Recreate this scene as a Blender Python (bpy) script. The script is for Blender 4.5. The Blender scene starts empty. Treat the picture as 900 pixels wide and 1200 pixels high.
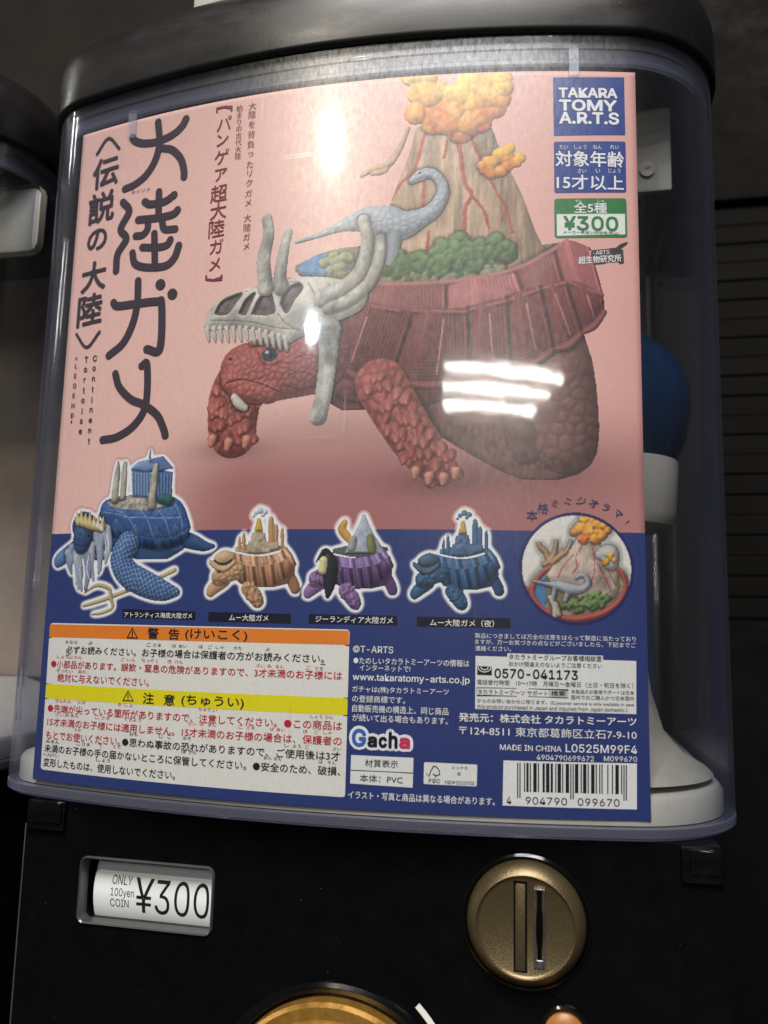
# Capsule toy machine, close view of its display poster.  Blender 4.5
import bpy, bmesh, math, random
import numpy as np
from mathutils import Vector, Matrix

SC = bpy.context.scene
COL = SC.collection
Z0 = 1000.0            # the poster's lower edge is 1 m above the shop floor (all sizes below in mm)

# ------------------------------------------------------------------ camera
cam_d = bpy.data.cameras.new('camera')
cam = bpy.data.objects.new('camera', cam_d)
COL.objects.link(cam)
cam_d.sensor_fit = 'VERTICAL'
cam_d.sensor_height = 24.0
cam_d.lens = 24.0 * 969.95 / 1200.0
cam_d.clip_start = 0.01
cam_d.clip_end = 60.0
cam.location = (0.075498, -0.246580, 0.052992 + Z0 / 1000)
cam.rotation_euler = (math.radians(98.0254), math.radians(-1.2934), math.radians(12.0525))
cam_d.dof.use_dof = True
cam_d.dof.focus_distance = 0.27
cam_d.dof.aperture_fstop = 9.0
SC.camera = cam

# ------------------------------------------------------------------ world, exposure
W = bpy.data.worlds.new('World')
SC.world = W
W.use_nodes = True
W.node_tree.nodes['Background'].inputs[0].default_value = (0.9, 0.95, 1.0, 1)
W.node_tree.nodes['Background'].inputs[1].default_value = 0.035
SC.view_settings.view_transform = 'Standard'
SC.view_settings.look = 'None'
SC.view_settings.exposure = 0.0
SC.view_settings.gamma = 1.0
SC.cycles.max_bounces = 16
SC.cycles.transparent_max_bounces = 24
SC.cycles.caustics_reflective = False
SC.cycles.caustics_refractive = False
SC.cycles.sample_clamp_indirect = 4.0

# ------------------------------------------------------------------ shop lamps (ceiling about 1.5 m above the poster) and one added fill
def area(name, loc, target, sx, sy, watts, col, shape='RECTANGLE'):
    d = bpy.data.lights.new(name, 'AREA')
    d.shape = shape; d.size = sx; d.size_y = sy
    d.energy = watts; d.color = col
    o = bpy.data.objects.new(name, d); COL.objects.link(o)
    l = Vector(loc) / 1000 + Vector((0, 0, Z0 / 1000)); t = Vector(target) / 1000 + Vector((0, 0, Z0 / 1000))
    o.location = l
    z = (l - t).normalized(); x = Vector((1, 0, 0)); y = z.cross(x).normalized(); x = y.cross(z)
    o.matrix_world = Matrix.Translation(l) @ Matrix((x, y, z)).transposed().to_4x4()
    return o
AIM = (20, 0, 110)
area('ceiling_spot', (-605, -1970, 1500), AIM, 0.10, 0.10, 14, (1.0, 0.90, 0.72), 'DISK')
area('cool_downlight', (-1210, -3448, 1500), AIM, 0.13, 0.13, 5.5, (0.72, 0.86, 1.0), 'DISK')
for zz, x0, x1 in ((4195, 205, 1590), (4560, 205, 1545), (4965, 215, 1480)):
    area('ceiling_tube', ((x0 + x1) / 2, -zz, 1500), AIM, (x1 - x0) / 1000, 0.024, 8.5, (1.0, 0.97, 0.88))
area('side_tube', (-2650, -250, 1500), AIM, 1.3, 0.05, 11, (1.0, 0.97, 0.9))
area('side_tube', (-6000, -450, 1500), AIM, 2.6, 0.06, 30, (1.0, 0.95, 0.86))
area('added_soft_fill', (100, -1500, 2050), AIM, 1.2, 0.9, 95, (1.0, 0.97, 0.93))  # soft fill added to brighten the card, kept clear of the case reflections

# ------------------------------------------------------------------ helpers
def lin(c):
    return tuple(((v / 255) / 12.92 if v / 255 < .04045 else ((v / 255 + .055) / 1.055) ** 2.4) for v in c)

class NT:
    def __init__(s, name):
        s.m = bpy.data.materials.new(name); s.m.use_nodes = True
        s.t = s.m.node_tree; s.n = s.t.nodes; s.out = s.n['Material Output']; s.p = s.n['Principled BSDF']
    def new(s, k, **kw):
        n = s.n.new(k)
        for a, v in kw.items(): setattr(n, a, v)
        return n
    def link(s, a, b): s.t.links.new(a, b)
    def math(s, op, a, b=None):
        n = s.new('ShaderNodeMath', operation=op)
        for i, v in enumerate((a, b)):
            if v is None: continue
            if isinstance(v, (int, float)): n.inputs[i].default_value = v
            else: s.link(v, n.inputs[i])
        return n.outputs[0]
    def noise(s, scale, detail=4, rough=.6, vec=None, stretch=None):
        tc = s.new('ShaderNodeTexCoord'); src = tc.outputs['Object']
        if stretch:
            mp = s.new('ShaderNodeMapping'); mp.inputs['Scale'].default_value = stretch; s.link(src, mp.inputs[0]); src = mp.outputs[0]
        n = s.new('ShaderNodeTexNoise'); n.inputs['Scale'].default_value = scale; n.inputs['Detail'].default_value = detail; n.inputs['Roughness'].default_value = rough
        s.link(src, n.inputs['Vector']); return n.outputs[0]
    def ramp(s, fac, stops):
        r = s.new('ShaderNodeValToRGB'); e = r.color_ramp.elements
        while len(e) < len(stops): e.new(.5)
        for el, (p, c) in zip(e, stops): el.position = p; el.color = c if len(c) == 4 else (*c, 1)
        s.link(fac, r.inputs[0]); return r.outputs[0]

def plastic(name, col, rough=.4, var=.15, spec=.5, metal=0, scale=60, bump=0.0, bscale=900, coat=0, stretch=None, rvar=.3):
    t = NT(name); c = lin(col) if max(col) > 1 else col
    n = t.noise(scale, 5, .65, stretch=stretch)
    cr = t.ramp(n, [(.25, tuple(v * (1 - var) for v in c)), (.75, tuple(min(1, v * (1 + var)) for v in c))])
    t.link(cr, t.p.inputs['Base Color'])
    rr = t.ramp(n, [(.3, (rough * (1 - rvar),) * 3), (.75, (min(1, rough * (1 + rvar)),) * 3)]); t.link(rr, t.p.inputs['Roughness'])
    t.p.inputs['Specular IOR Level'].default_value = spec; t.p.inputs['Metallic'].default_value = metal
    t.p.inputs['Coat Weight'].default_value = coat; t.p.inputs['Coat Roughness'].default_value = .12
    if bump:
        b = t.new('ShaderNodeBump'); b.inputs['Strength'].default_value = bump; b.inputs['Distance'].default_value = .0004
        t.link(t.noise(bscale, 3), b.inputs['Height']); t.link(b.outputs[0], t.p.inputs['Normal'])
    return t.m

def clear_plastic(name, tint=(.58, .62, .75), haze=.03, edge=1.0, veil=0.0):
    """thin clear plastic: a sharp and a faint scuffed reflection over a transmission that deepens at grazing angles"""
    t = NT(name); t.n.remove(t.p)
    g = t.new('ShaderNodeNewGeometry')
    d = t.new('ShaderNodeVectorMath', operation='DOT_PRODUCT'); t.link(g.outputs['Normal'], d.inputs[0]); t.link(g.outputs['Incoming'], d.inputs[1])
    c = t.math('ABSOLUTE', d.outputs['Value']); k = t.math('SUBTRACT', 1.0, c)
    k5 = t.math('POWER', k, 5.0); F = t.math('ADD', t.math('MULTIPLY', k5, .9), .04)
    k2 = t.math('MULTIPLY', t.math('POWER', k, 2.5), edge); k2 = t.math('MINIMUM', k2, 1.0)
    mx = t.new('ShaderNodeMix', data_type='RGBA'); mx.inputs[6].default_value = (.985, .987, .995, 1); mx.inputs[7].default_value = (*tint, 1)
    t.link(k2, mx.inputs[0])
    tr = t.new('ShaderNodeBsdfTransparent'); t.link(mx.outputs[2], tr.inputs[0])
    # slow waviness of the moulded sheet plus fine scuffs
    b = t.new('ShaderNodeBump'); b.inputs['Strength'].default_value = .022; b.inputs['Distance'].default_value = .0010
    t.link(t.noise(140, 3, .5), b.inputs['Height'])
    gl = t.new('ShaderNodeBsdfGlossy'); gl.inputs['Roughness'].default_value = .050; t.link(b.outputs[0], gl.inputs['Normal'])
    hz = t.new('ShaderNodeBsdfGlossy'); hz.inputs['Roughness'].default_value = .29
    sc = t.noise(900, 4, .75, stretch=(1, 1, .35)); hf = t.ramp(sc, [(.35, (haze * .45,) * 3), (.75, (haze * 1.7,) * 3)])
    for rot, st in ((.5, (30, 1, 900)), (-.25, (900, 1, 22)), (1.1, (26, 1, 1000))):
        tc = t.new('ShaderNodeTexCoord'); mp = t.new('ShaderNodeMapping'); mp.inputs['Rotation'].default_value = (0, rot, 0); mp.inputs['Scale'].default_value = st; t.link(tc.outputs['Object'], mp.inputs[0])
        n = t.new('ShaderNodeTexNoise'); n.inputs['Scale'].default_value = 1.0; n.inputs['Detail'].default_value = 1; t.link(mp.outputs[0], n.inputs['Vector'])
        ln = t.ramp(n.outputs[0], [(.775, (0, 0, 0)), (.80, (.10,) * 3)]); hf = t.math('ADD', hf, ln)
    m1 = t.new('ShaderNodeMixShader'); t.link(F, m1.inputs[0]); t.link(tr.outputs[0], m1.inputs[1]); t.link(gl.outputs[0], m1.inputs[2])
    m2 = t.new('ShaderNodeMixShader'); t.link(hf, m2.inputs[0]); t.link(m1.outputs[0], m2.inputs[1]); t.link(hz.outputs[0], m2.inputs[2])
    ev = t.new('ShaderNodeBsdfDiffuse'); ev.inputs[0].default_value = (.50, .52, .70, 1)     # light scattered along the cut through thick plastic
    m4 = t.new('ShaderNodeMixShader'); t.link(t.math('MULTIPLY', t.math('POWER', k, 3.0), .08), m4.inputs[0]); t.link(m2.outputs[0], m4.inputs[1]); t.link(ev.outputs[0], m4.inputs[2])
    last = m4
    if veil:
        df = t.new('ShaderNodeBsdfDiffuse'); df.inputs[0].default_value = (.55, .58, .78, 1)
        m3 = t.new('ShaderNodeMixShader'); m3.inputs[0].default_value = veil; t.link(last.outputs[0], m3.inputs[1]); t.link(df.outputs[0], m3.inputs[2]); last = m3
    t.link(last.outputs[0], t.out.inputs[0])
    return t.m

def printed(name, col=None, rough=.36):
    """ink on laminated paper: a flat colour, or the picture's own ink colours stored on the mesh"""
    t = NT(name)
    if col is None:
        a = t.new('ShaderNodeVertexColor', layer_name='ink'); src = a.outputs[0]
    else:
        r = t.new('ShaderNodeRGB'); r.outputs[0].default_value = (*lin(col), 1); src = r.outputs[0]
    n = t.noise(1500, 3, .7); f = t.ramp(n, [(.3, (.90,) * 3), (.7, (1, 1, 1))])
    mx = t.new('ShaderNodeMix', data_type='RGBA', blend_type='MULTIPLY'); mx.inputs[0].default_value = 1
    t.link(src, mx.inputs[6]); t.link(f, mx.inputs[7]); t.link(mx.outputs[2], t.p.inputs['Base Color'])
    t.p.inputs['Roughness'].default_value = rough; t.p.inputs['Specular IOR Level'].default_value = .22
    b = t.new('ShaderNodeBump'); b.inputs['Strength'].default_value = .25; b.inputs['Distance'].default_value = .0006
    t.link(t.noise(55, 4, .6), b.inputs['Height']); t.link(b.outputs[0], t.p.inputs['Normal'])
    return t.m

INKS = {}
def ink(c):
    if c not in INKS: INKS[c] = printed('ink_%d_%d_%d' % c, c)
    return INKS[c]

def link_mesh(name, verts, faces, mat, parent=None, smooth=False, colors=None):
    off = Vector(parent_loc(parent)) if parent else Vector((0, 0, 0))
    me = bpy.data.meshes.new(name)
    v = (np.asarray(verts, float) + np.array([0, 0, Z0])) / 1000 - np.array(off)
    me.from_pydata(v.tolist(), [], faces) if not isinstance(faces, np.ndarray) else fast(me, v, faces)
    if colors is not None:
        at = me.color_attributes.new('ink', 'FLOAT_COLOR', 'POINT'); at.data.foreach_set('color', np.asarray(colors, np.float32).ravel())
    if smooth: me.polygons.foreach_set('use_smooth', [True] * len(me.polygons))
    me.update(); me.materials.append(mat)
    o = bpy.data.objects.new(name, me); COL.objects.link(o)
    if parent: o.parent = parent
    else: pass
    return o
def fast(me, v, f):
    me.vertices.add(len(v)); me.vertices.foreach_set('co', v.astype(np.float32).ravel())
    n = len(f); me.loops.add(n * 4); me.loops.foreach_set('vertex_index', f.astype(np.int32).ravel())
    me.polygons.add(n); me.polygons.foreach_set('loop_start', np.arange(0, n * 4, 4, dtype=np.int32)); me.update(calc_edges=True)
def parent_loc(p):
    l = Vector((0, 0, 0))
    while p: l += p.location; p = p.parent
    return l
def thing(name, label, cat, loc, group=None):
    o = bpy.data.objects.new(name, None); COL.objects.link(o); o.empty_display_size = .02
    o.location = (loc[0] / 1000, loc[1] / 1000, (loc[2] + Z0) / 1000)
    o['label'] = label; o['category'] = cat
    if group: o['group'] = group
    return o
def tag(o, label, cat, group=None):
    o['label'] = label; o['category'] = cat
    if group: o['group'] = group
    return o

def bm_link(name, bm, mat, parent=None, smooth=True, angle=35):
    """bm holds mm coordinates"""
    off = parent_loc(parent) if parent else Vector((0, 0, 0))
    for v in bm.verts: v.co = (v.co + Vector((0, 0, Z0))) / 1000 - off
    bmesh.ops.recalc_face_normals(bm, faces=bm.faces)
    me = bpy.data.meshes.new(name); bm.to_mesh(me); bm.free()
    if smooth:
        me.polygons.foreach_set('use_smooth', [True] * len(me.polygons))
        me.set_sharp_from_angle(angle=math.radians(angle))
    me.materials.append(mat)
    o = bpy.data.objects.new(name, me); COL.objects.link(o)
    if parent: o.parent = parent
    return o
def loft(bm, loops, closed=True, cap0=False, cap1=False):
    R = [[bm.verts.new(p) for p in l] for l in loops]; n = len(R[0])
    for a, b in zip(R, R[1:]):
        for i in range(n if closed else n - 1):
            j = (i + 1) % n; bm.faces.new((a[i], a[j], b[j], b[i]))
    if cap0: bm.faces.new(R[0])
    if cap1: bm.faces.new(R[-1][::-1])
    return R
def box(bm, x0, x1, y0, y1, z0, z1, r=0, seg=2):
    vs = [bm.verts.new(p) for p in ((x0, y0, z0), (x1, y0, z0), (x1, y1, z0), (x0, y1, z0), (x0, y0, z1), (x1, y0, z1), (x1, y1, z1), (x0, y1, z1))]
    fs = [bm.faces.new([vs[i] for i in f]) for f in ((0, 3, 2, 1), (4, 5, 6, 7), (0, 1, 5, 4), (1, 2, 6, 5), (2, 3, 7, 6), (3, 0, 4, 7))]
    if r:
        es = list({e for f in fs for e in f.edges}); bmesh.ops.bevel(bm, geom=es, offset=r, segments=seg, affect='EDGES', profile=.5)
def lathe(bm, prof, c, axis='y', n=64):
    """prof: (radius, along) with 'along' measured towards the viewer (-Y) or up (+Z)"""
    loops = []
    for r, a in prof:
        l = []
        for i in range(n):
            t = 2 * math.pi * i / n
            l.append((c[0] + r * math.cos(t), c[1] - a, c[2] + r * math.sin(t)) if axis == 'y' else (c[0] + r * math.cos(t), c[1] + r * math.sin(t), c[2] + a))
        loops.append(l)
    loft(bm, loops, True, prof[0][0] > .01, prof[-1][0] > .01)

TEXT_LINES = [
 ('title_lettering','タイリク',-75.28,206.45,-67.16,206.22,1.33,(66,58,66),0),
 ('maker_badge','TAKARA',75.71,227.02,94.04,227.02,3.18,(235,235,232),0.075),
 ('maker_badge','TOMY',75.87,222.58,93.75,222.58,3.6,(235,235,232),0.08),
 ('maker_badge','A.R.T.S',75.84,218.12,94.41,218.12,3.87,(235,235,232),0.07),
 ('age_badge','たい',75.69,207.95,78.38,207.95,1.47,(235,235,232),0),
 ('age_badge','しょう',80.34,208.0,84.1,208.0,1.49,(235,235,232),0),
 ('age_badge','ねん',86.26,208.1,88.94,208.1,1.49,(235,235,232),0),
 ('age_badge','れい',91.63,208.24,94.32,208.24,1.49,(235,235,232),0),
 ('age_badge','対象年齢',74.48,203.91,95.81,203.91,5.31,(235,235,232),0.022),
 ('age_badge','さい',81.34,199.75,84.01,199.75,1.48,(235,235,232),0),
 ('age_badge','い',87.01,199.85,88.35,199.85,1.46,(235,235,232),0),
 ('age_badge','じょう',90.97,199.98,94.72,199.98,1.48,(235,235,232),0),
 ('age_badge','15才以上',74.8,195.84,95.67,195.84,4.97,(235,235,232),0.018),
 ('price_badge','全5種',80.07,187.18,90.25,187.18,3.62,(235,235,232),0.018),
 ('price_badge','ぜん',80.44,189.48,82.57,189.48,0.87,(235,235,232),0),
 ('price_badge','しゅ',87.36,189.62,89.49,189.62,0.87,(235,235,232),0),
 ('price_badge','¥300',76.83,181.94,93.63,181.94,4.6,(45,120,62),0.045),
 ('price_badge','メーカー希望小売価格(税込)',76.63,178.76,93.97,178.76,1.32,(40,90,60),0),
 ('laboratory_badge','T-ARTS',84.49,171.86,90.83,172.46,1.42,(235,235,232),0.01),
 ('laboratory_badge','超生物研究所',81.3,169.41,94.49,170.57,2.42,(235,235,232),0.02),
 ('picture_caption#1','アトランティス海底大陸ガメ',-66.14,55.68,-40.42,55.68,1.79,(235,235,232),0.01),
 ('picture_caption#2','ムー大陸ガメ',-27.29,55.42,-14.07,55.42,1.99,(235,235,232),0.012),
 ('picture_caption#3','ジーランディア大陸ガメ',1.32,55.52,25.39,55.52,2.01,(235,235,232),0.01),
 ('picture_caption#4','ムー大陸ガメ（夜）',36.61,55.19,55.56,55.19,2.04,(235,235,232),0.01),
 ('warning_panel','警',-56.52,49.82,-52.47,49.82,3.52,(30,30,34),0.02),
 ('warning_panel','告',-48.63,49.74,-44.7,49.74,3.46,(30,30,34),0.02),
 ('warning_panel','(けいこく)',-42.53,49.75,-20.87,49.75,3.61,(30,30,34),0.018),
 ('warning_panel','必ずお読みください。お子様の場合は保護者の方がお読みください。',-89.35,43.58,4.45,43.58,2.62,(30,30,34),0.01),
 ('warning_panel','●小部品があります。誤飲・窒息の危険がありますので、3才未満のお子様には',-95.51,38.65,10.22,38.65,2.6,(190,35,50),0.01),
 ('warning_panel','絶対に与えないでください。',-92.18,34.23,-54.89,34.23,2.72,(190,35,50),0.01),
 ('warning_panel','注',-56.78,29.16,-52.77,29.16,3.42,(30,30,34),0.02),
 ('warning_panel','意',-48.95,29.02,-45.06,29.02,3.39,(30,30,34),0.02),
 ('warning_panel','(ちゅうい)',-42.59,29.1,-21.0,29.1,3.54,(30,30,34),0.018),
 ('warning_panel','●先端が尖っている箇所がありますので、注意してください。●この商品は',-95.5,23.88,10.66,23.88,2.68,(190,35,50),0.01),
 ('warning_panel','15才未満のお子様には適用しません。15才未満のお子様の場合は、保護者の',-95.22,19.42,10.67,19.42,2.65,(190,35,50),0.01),
 ('warning_panel','もとでお使いください。',-95.37,15.06,-64.55,15.06,2.81,(190,35,50),0.01),
 ('warning_panel','●思わぬ事故の恐れがありますので、ご使用後は3才',-63.72,15.0,10.41,15.0,2.63,(30,30,34),0.01),
 ('warning_panel','未満のお子様の手の届かないところに保管してください。●安全のため、破損、',-95.55,10.7,10.54,10.7,2.65,(30,30,34),0.01),
 ('warning_panel','変形したものは、使用しないでください。',-95.54,6.11,-43.39,6.11,2.73,(30,30,34),0.01),
 ('furigana','かなら',-89.91,46.12,-84.78,46.12,1.14,(30,30,34),0),
 ('furigana','よ',-79.93,46.12,-78.15,46.12,1.13,(30,30,34),0),
 ('furigana','こ',-56.77,46.1,-55.14,46.1,1.09,(30,30,34),0),
 ('furigana','さま',-54.23,46.1,-51.22,46.1,1.09,(30,30,34),0),
 ('furigana','ば',-47.16,46.08,-45.59,46.08,1.08,(30,30,34),0),
 ('furigana','あい',-44.71,46.08,-41.8,46.08,1.07,(30,30,34),0),
 ('furigana','ほ',-37.54,46.06,-36.03,46.06,1.07,(30,30,34),0),
 ('furigana','ご',-34.16,46.04,-32.66,46.04,1.07,(30,30,34),0),
 ('furigana','しゃ',-31.49,46.03,-28.71,46.03,1.06,(30,30,34),0),
 ('furigana','かた',-25.24,46.01,-22.51,46.01,1.05,(30,30,34),0),
 ('furigana','よ',-14.54,45.96,-13.13,45.96,1.04,(30,30,34),0),
 ('furigana','しょう',-93.21,41.17,-88.02,41.17,1.14,(190,35,50),0),
 ('furigana','ぶ',-87.97,41.17,-86.12,41.17,1.14,(190,35,50),0),
 ('furigana','ひん',-85.63,41.17,-82.2,41.17,1.13,(190,35,50),0),
 ('furigana','ご',-66.35,41.14,-64.67,41.14,1.1,(190,35,50),0),
 ('furigana','いん',-63.86,41.13,-60.74,41.13,1.1,(190,35,50),0),
 ('furigana','ちっ',-58.22,41.11,-55.17,41.11,1.08,(190,35,50),0),
 ('furigana','そく',-54.97,41.1,-51.96,41.1,1.09,(190,35,50),0),
 ('furigana','き',-48.52,41.07,-46.95,41.07,1.08,(190,35,50),0),
 ('furigana','けん',-45.76,41.05,-42.84,41.05,1.07,(190,35,50),0),
 ('furigana','さい',-17.34,40.84,-14.68,40.84,1.04,(190,35,50),0),
 ('furigana','み',-13.75,40.82,-12.34,40.82,1.03,(190,35,50),0),
 ('furigana','まん',-10.99,40.78,-8.38,40.78,1.03,(190,35,50),0),
 ('furigana','こ',-1.14,40.68,0.22,40.68,1.03,(190,35,50),0),
 ('furigana','さま',1.66,40.65,4.19,40.65,1.02,(190,35,50),0),
 ('furigana','ぜっ',-93.05,36.53,-89.5,36.53,1.14,(190,35,50),0),
 ('furigana','たい',-89.26,36.52,-85.78,36.52,1.13,(190,35,50),0),
 ('furigana','あた',-83.46,36.51,-80.07,36.51,1.12,(190,35,50),0),
 ('furigana','せん',-92.59,26.48,-89.07,26.48,1.12,(190,35,50),0),
 ('furigana','たん',-88.83,26.52,-85.37,26.52,1.11,(190,35,50),0),
 ('furigana','とが',-82.59,26.58,-79.24,26.58,1.11,(190,35,50),0),
 ('furigana','か',-66.32,26.67,-64.65,26.67,1.08,(190,35,50),0),
 ('furigana','しょ',-63.71,26.68,-60.62,26.68,1.08,(190,35,50),0),
 ('furigana','ちゅう',-36.34,26.67,-32.24,26.67,1.04,(190,35,50),0),
 ('furigana','い',-31.46,26.66,-29.99,26.66,1.04,(190,35,50),0),
 ('furigana','しょう',0.77,26.32,4.46,26.32,1.01,(190,35,50),0),
 ('furigana','ひん',5.38,26.26,7.87,26.26,1.01,(190,35,50),0),
 ('furigana','さい',-91.93,21.94,-88.43,21.94,1.12,(190,35,50),0),
 ('furigana','み',-87.75,21.98,-85.92,21.98,1.11,(190,35,50),0),
 ('furigana','まん',-85.25,22.02,-81.86,22.02,1.1,(190,35,50),0),
 ('furigana','こ',-75.05,22.1,-73.32,22.1,1.09,(190,35,50),0),
 ('furigana','さま',-72.48,22.12,-69.28,22.12,1.08,(190,35,50),0),
 ('furigana','てき',-63.52,22.17,-60.43,22.17,1.07,(190,35,50),0),
 ('furigana','よう',-60.06,22.18,-57.01,22.18,1.07,(190,35,50),0),
 ('furigana','さい',-39.77,22.18,-36.95,22.18,1.05,(190,35,50),0),
 ('furigana','み',-35.74,22.16,-34.26,22.16,1.04,(190,35,50),0),
 ('furigana','まん',-32.74,22.14,-29.98,22.14,1.04,(190,35,50),0),
 ('furigana','こ',-22.5,22.07,-21.07,22.07,1.02,(190,35,50),0),
 ('furigana','さま',-19.7,22.04,-17.05,22.04,1.02,(190,35,50),0),
 ('furigana','ば',-12.06,21.96,-10.68,21.96,1.02,(190,35,50),0),
 ('furigana','あい',-9.9,21.92,-7.32,21.92,1.01,(190,35,50),0),
 ('furigana','ほ',-1.38,21.81,-0.04,21.81,1.0,(190,35,50),0),
 ('furigana','ご',2.11,21.75,3.45,21.75,1.0,(190,35,50),0),
 ('furigana','しゃ',5.0,21.69,7.49,21.69,1.0,(190,35,50),0),
 ('furigana','つか',-83.55,17.56,-80.19,17.56,1.1,(190,35,50),0),
 ('furigana','おも',-61.01,17.62,-57.97,17.62,1.06,(30,30,34),0),
 ('furigana','じ',-50.05,17.65,-48.49,17.65,1.05,(30,30,34),0),
 ('furigana','こ',-46.93,17.66,-45.39,17.66,1.05,(30,30,34),0),
 ('furigana','おそ',-41.31,17.64,-38.47,17.64,1.04,(30,30,34),0),
 ('furigana','し',-7.18,17.38,-5.82,17.38,1.0,(30,30,34),0),
 ('furigana','よう',-4.51,17.33,-1.97,17.33,1.0,(30,30,34),0),
 ('furigana','ご',-0.67,17.27,0.67,17.27,1.0,(30,30,34),0),
 ('furigana','さい',8.06,17.11,10.53,17.11,0.99,(30,30,34),0),
 ('furigana','み',-95.22,12.92,-93.33,12.92,1.11,(30,30,34),0),
 ('furigana','まん',-92.9,12.98,-89.4,12.98,1.11,(30,30,34),0),
 ('furigana','こ',-82.16,13.18,-80.38,13.18,1.09,(30,30,34),0),
 ('furigana','さま',-79.73,13.22,-76.44,13.22,1.09,(30,30,34),0),
 ('furigana','て',-73.03,13.31,-71.32,13.31,1.08,(30,30,34),0),
 ('furigana','とど',-66.98,13.39,-63.86,13.39,1.06,(30,30,34),0),
 ('furigana','ほ',-41.59,13.52,-40.08,13.52,1.03,(30,30,34),0),
 ('furigana','かん',-39.08,13.52,-36.27,13.52,1.03,(30,30,34),0),
 ('furigana','あん',-13.67,13.38,-11.08,13.38,1.0,(30,30,34),0),
 ('furigana','ぜん',-10.49,13.34,-7.92,13.34,1.0,(30,30,34),0),
 ('furigana','は',3.75,13.14,5.07,13.14,0.99,(30,30,34),0),
 ('furigana','そん',6.61,13.08,9.08,13.08,0.99,(30,30,34),0),
 ('furigana','へん',-96.05,8.57,-92.51,8.57,1.1,(30,30,34),0),
 ('furigana','けい',-92.63,8.6,-89.14,8.6,1.1,(30,30,34),0),
 ('furigana','し',-73.48,8.67,-71.78,8.67,1.07,(30,30,34),0),
 ('furigana','よう',-71.18,8.66,-68.01,8.66,1.07,(30,30,34),0),
 ('maker_notes','©T-ARTS',13.42,46.7,25.71,46.7,2.04,(235,235,232),0.008),
 ('maker_notes','●たのしいタカラトミーアーツの情報は',13.65,43.32,48.38,43.32,2.02,(235,235,232),0.006),
 ('maker_notes','インターネットで!',15.58,41.22,30.96,41.22,1.82,(235,235,232),0.006),
 ('maker_notes','www.takaratomy-arts.co.jp',13.56,38.22,48.52,38.22,2.45,(235,235,232),0.02),
 ('maker_notes','ガチャは(株)タカラトミーアーツ',13.5,34.75,42.45,34.75,2.1,(235,235,232),0.004),
 ('maker_notes','の登録商標です。',13.58,32.02,29.6,32.02,2.05,(235,235,232),0.004),
 ('maker_notes','自動販売機の構造上、同じ商品',13.66,29.2,42.41,29.2,2.13,(235,235,232),0.006),
 ('maker_notes','が続いて出る場合もあります。',13.74,26.49,42.29,26.49,2.13,(235,235,232),0.006),
 ('material_panel','材質表示',17.98,13.53,27.83,13.53,2.18,(30,30,34),0),
 ('material_panel','本体：PVC',16.55,9.14,29.28,9.14,2.18,(30,30,34),0),
 ('paper_mark_panel','FSC',36.94,9.34,40.27,9.34,1.12,(30,30,34),0.01),
 ('paper_mark_panel','ミックス',43.59,13.31,48.13,13.31,0.86,(30,30,34),0),
 ('paper_mark_panel','紙',45.19,11.64,46.22,11.64,1.01,(30,30,34),0),
 ('paper_mark_panel','FSC® C210732',41.66,9.09,50.03,9.09,0.91,(30,30,34),0.01),
 ('maker_notes','イラスト・写真と商品は異なる場合があります。',13.18,4.22,56.01,4.22,2.21,(235,235,232),0.008),
 ('maker_notes','製品につきましては万全の注意をはらって製造に当たっており',50.02,51.61,96.66,51.61,1.52,(235,235,232),0),
 ('maker_notes','ますが、万一お気づきの点などがございましたら、下記までご',50.03,49.82,96.63,49.82,1.52,(235,235,232),0),
 ('maker_notes','連絡ください。',50.09,47.88,60.57,47.88,1.52,(235,235,232),0),
 ('contact_panel','タカラトミーグループお客様相談室',59.95,45.68,86.7,45.68,1.63,(30,30,34),0.004),
 ('contact_panel','おかけ間違えのないようご注意ください',59.95,43.6,86.8,43.6,1.41,(30,30,34),0),
 ('contact_panel','0570-041173',55.82,40.76,79.77,40.76,2.62,(30,30,34),0.035),
 ('contact_panel','電話受付時間\u300010～17時\u3000月曜日～金曜日（土日・祝日を除く）',50.74,38.06,95.66,38.06,1.52,(30,30,34),0),
 ('contact_panel','タカラトミーアーツ サポート',50.93,35.3,71.07,35.3,1.44,(30,30,34),0),
 ('contact_panel','検索',72.13,35.37,76.17,35.37,1.52,(30,30,34),0.004),
 ('contact_panel','本製品のお客様サポートは日本',77.84,36.04,95.87,36.04,1.22,(30,30,34),0),
 ('contact_panel','国内でのご購入かつ日本国内',77.82,34.4,95.84,34.4,1.23,(30,30,34),0),
 ('contact_panel','からのお問い合わせに限ります。(Customer service is only available in case',50.77,32.61,95.8,32.61,1.36,(30,30,34),0),
 ('contact_panel','this product purchased in Japan and inquired from Japan domestic.)',50.79,30.94,93.82,30.94,1.37,(30,30,34),0),
 ('maker_notes','発売元：株式会社 タカラトミーアーツ',45.52,27.77,96.34,27.77,2.47,(235,235,232),0.02),
 ('maker_notes','〒124-8511 東京都葛飾区立石7-9-10',45.56,24.02,96.36,24.02,2.67,(235,235,232),0.003),
 ('maker_notes','MADE IN CHINA',57.42,19.56,74.95,19.56,1.6,(235,235,232),0.016),
 ('maker_notes','L0525M99F4',76.17,19.86,96.36,19.86,2.28,(235,235,232),0.022),
 ('maker_notes','4904790699672',67.9,17.05,84.13,17.05,1.44,(235,235,232),0.014),
 ('maker_notes','M099670',86.96,17.16,96.31,17.16,1.44,(235,235,232),0.014),
 ('barcode_panel','4',59.35,4.79,60.66,4.79,2.06,(30,30,34),0),
 ('barcode_panel','904790',64.73,4.88,76.39,4.88,2.04,(30,30,34),0),
 ('barcode_panel','099670',79.41,4.93,91.18,4.93,2.04,(30,30,34),0),
]
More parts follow.
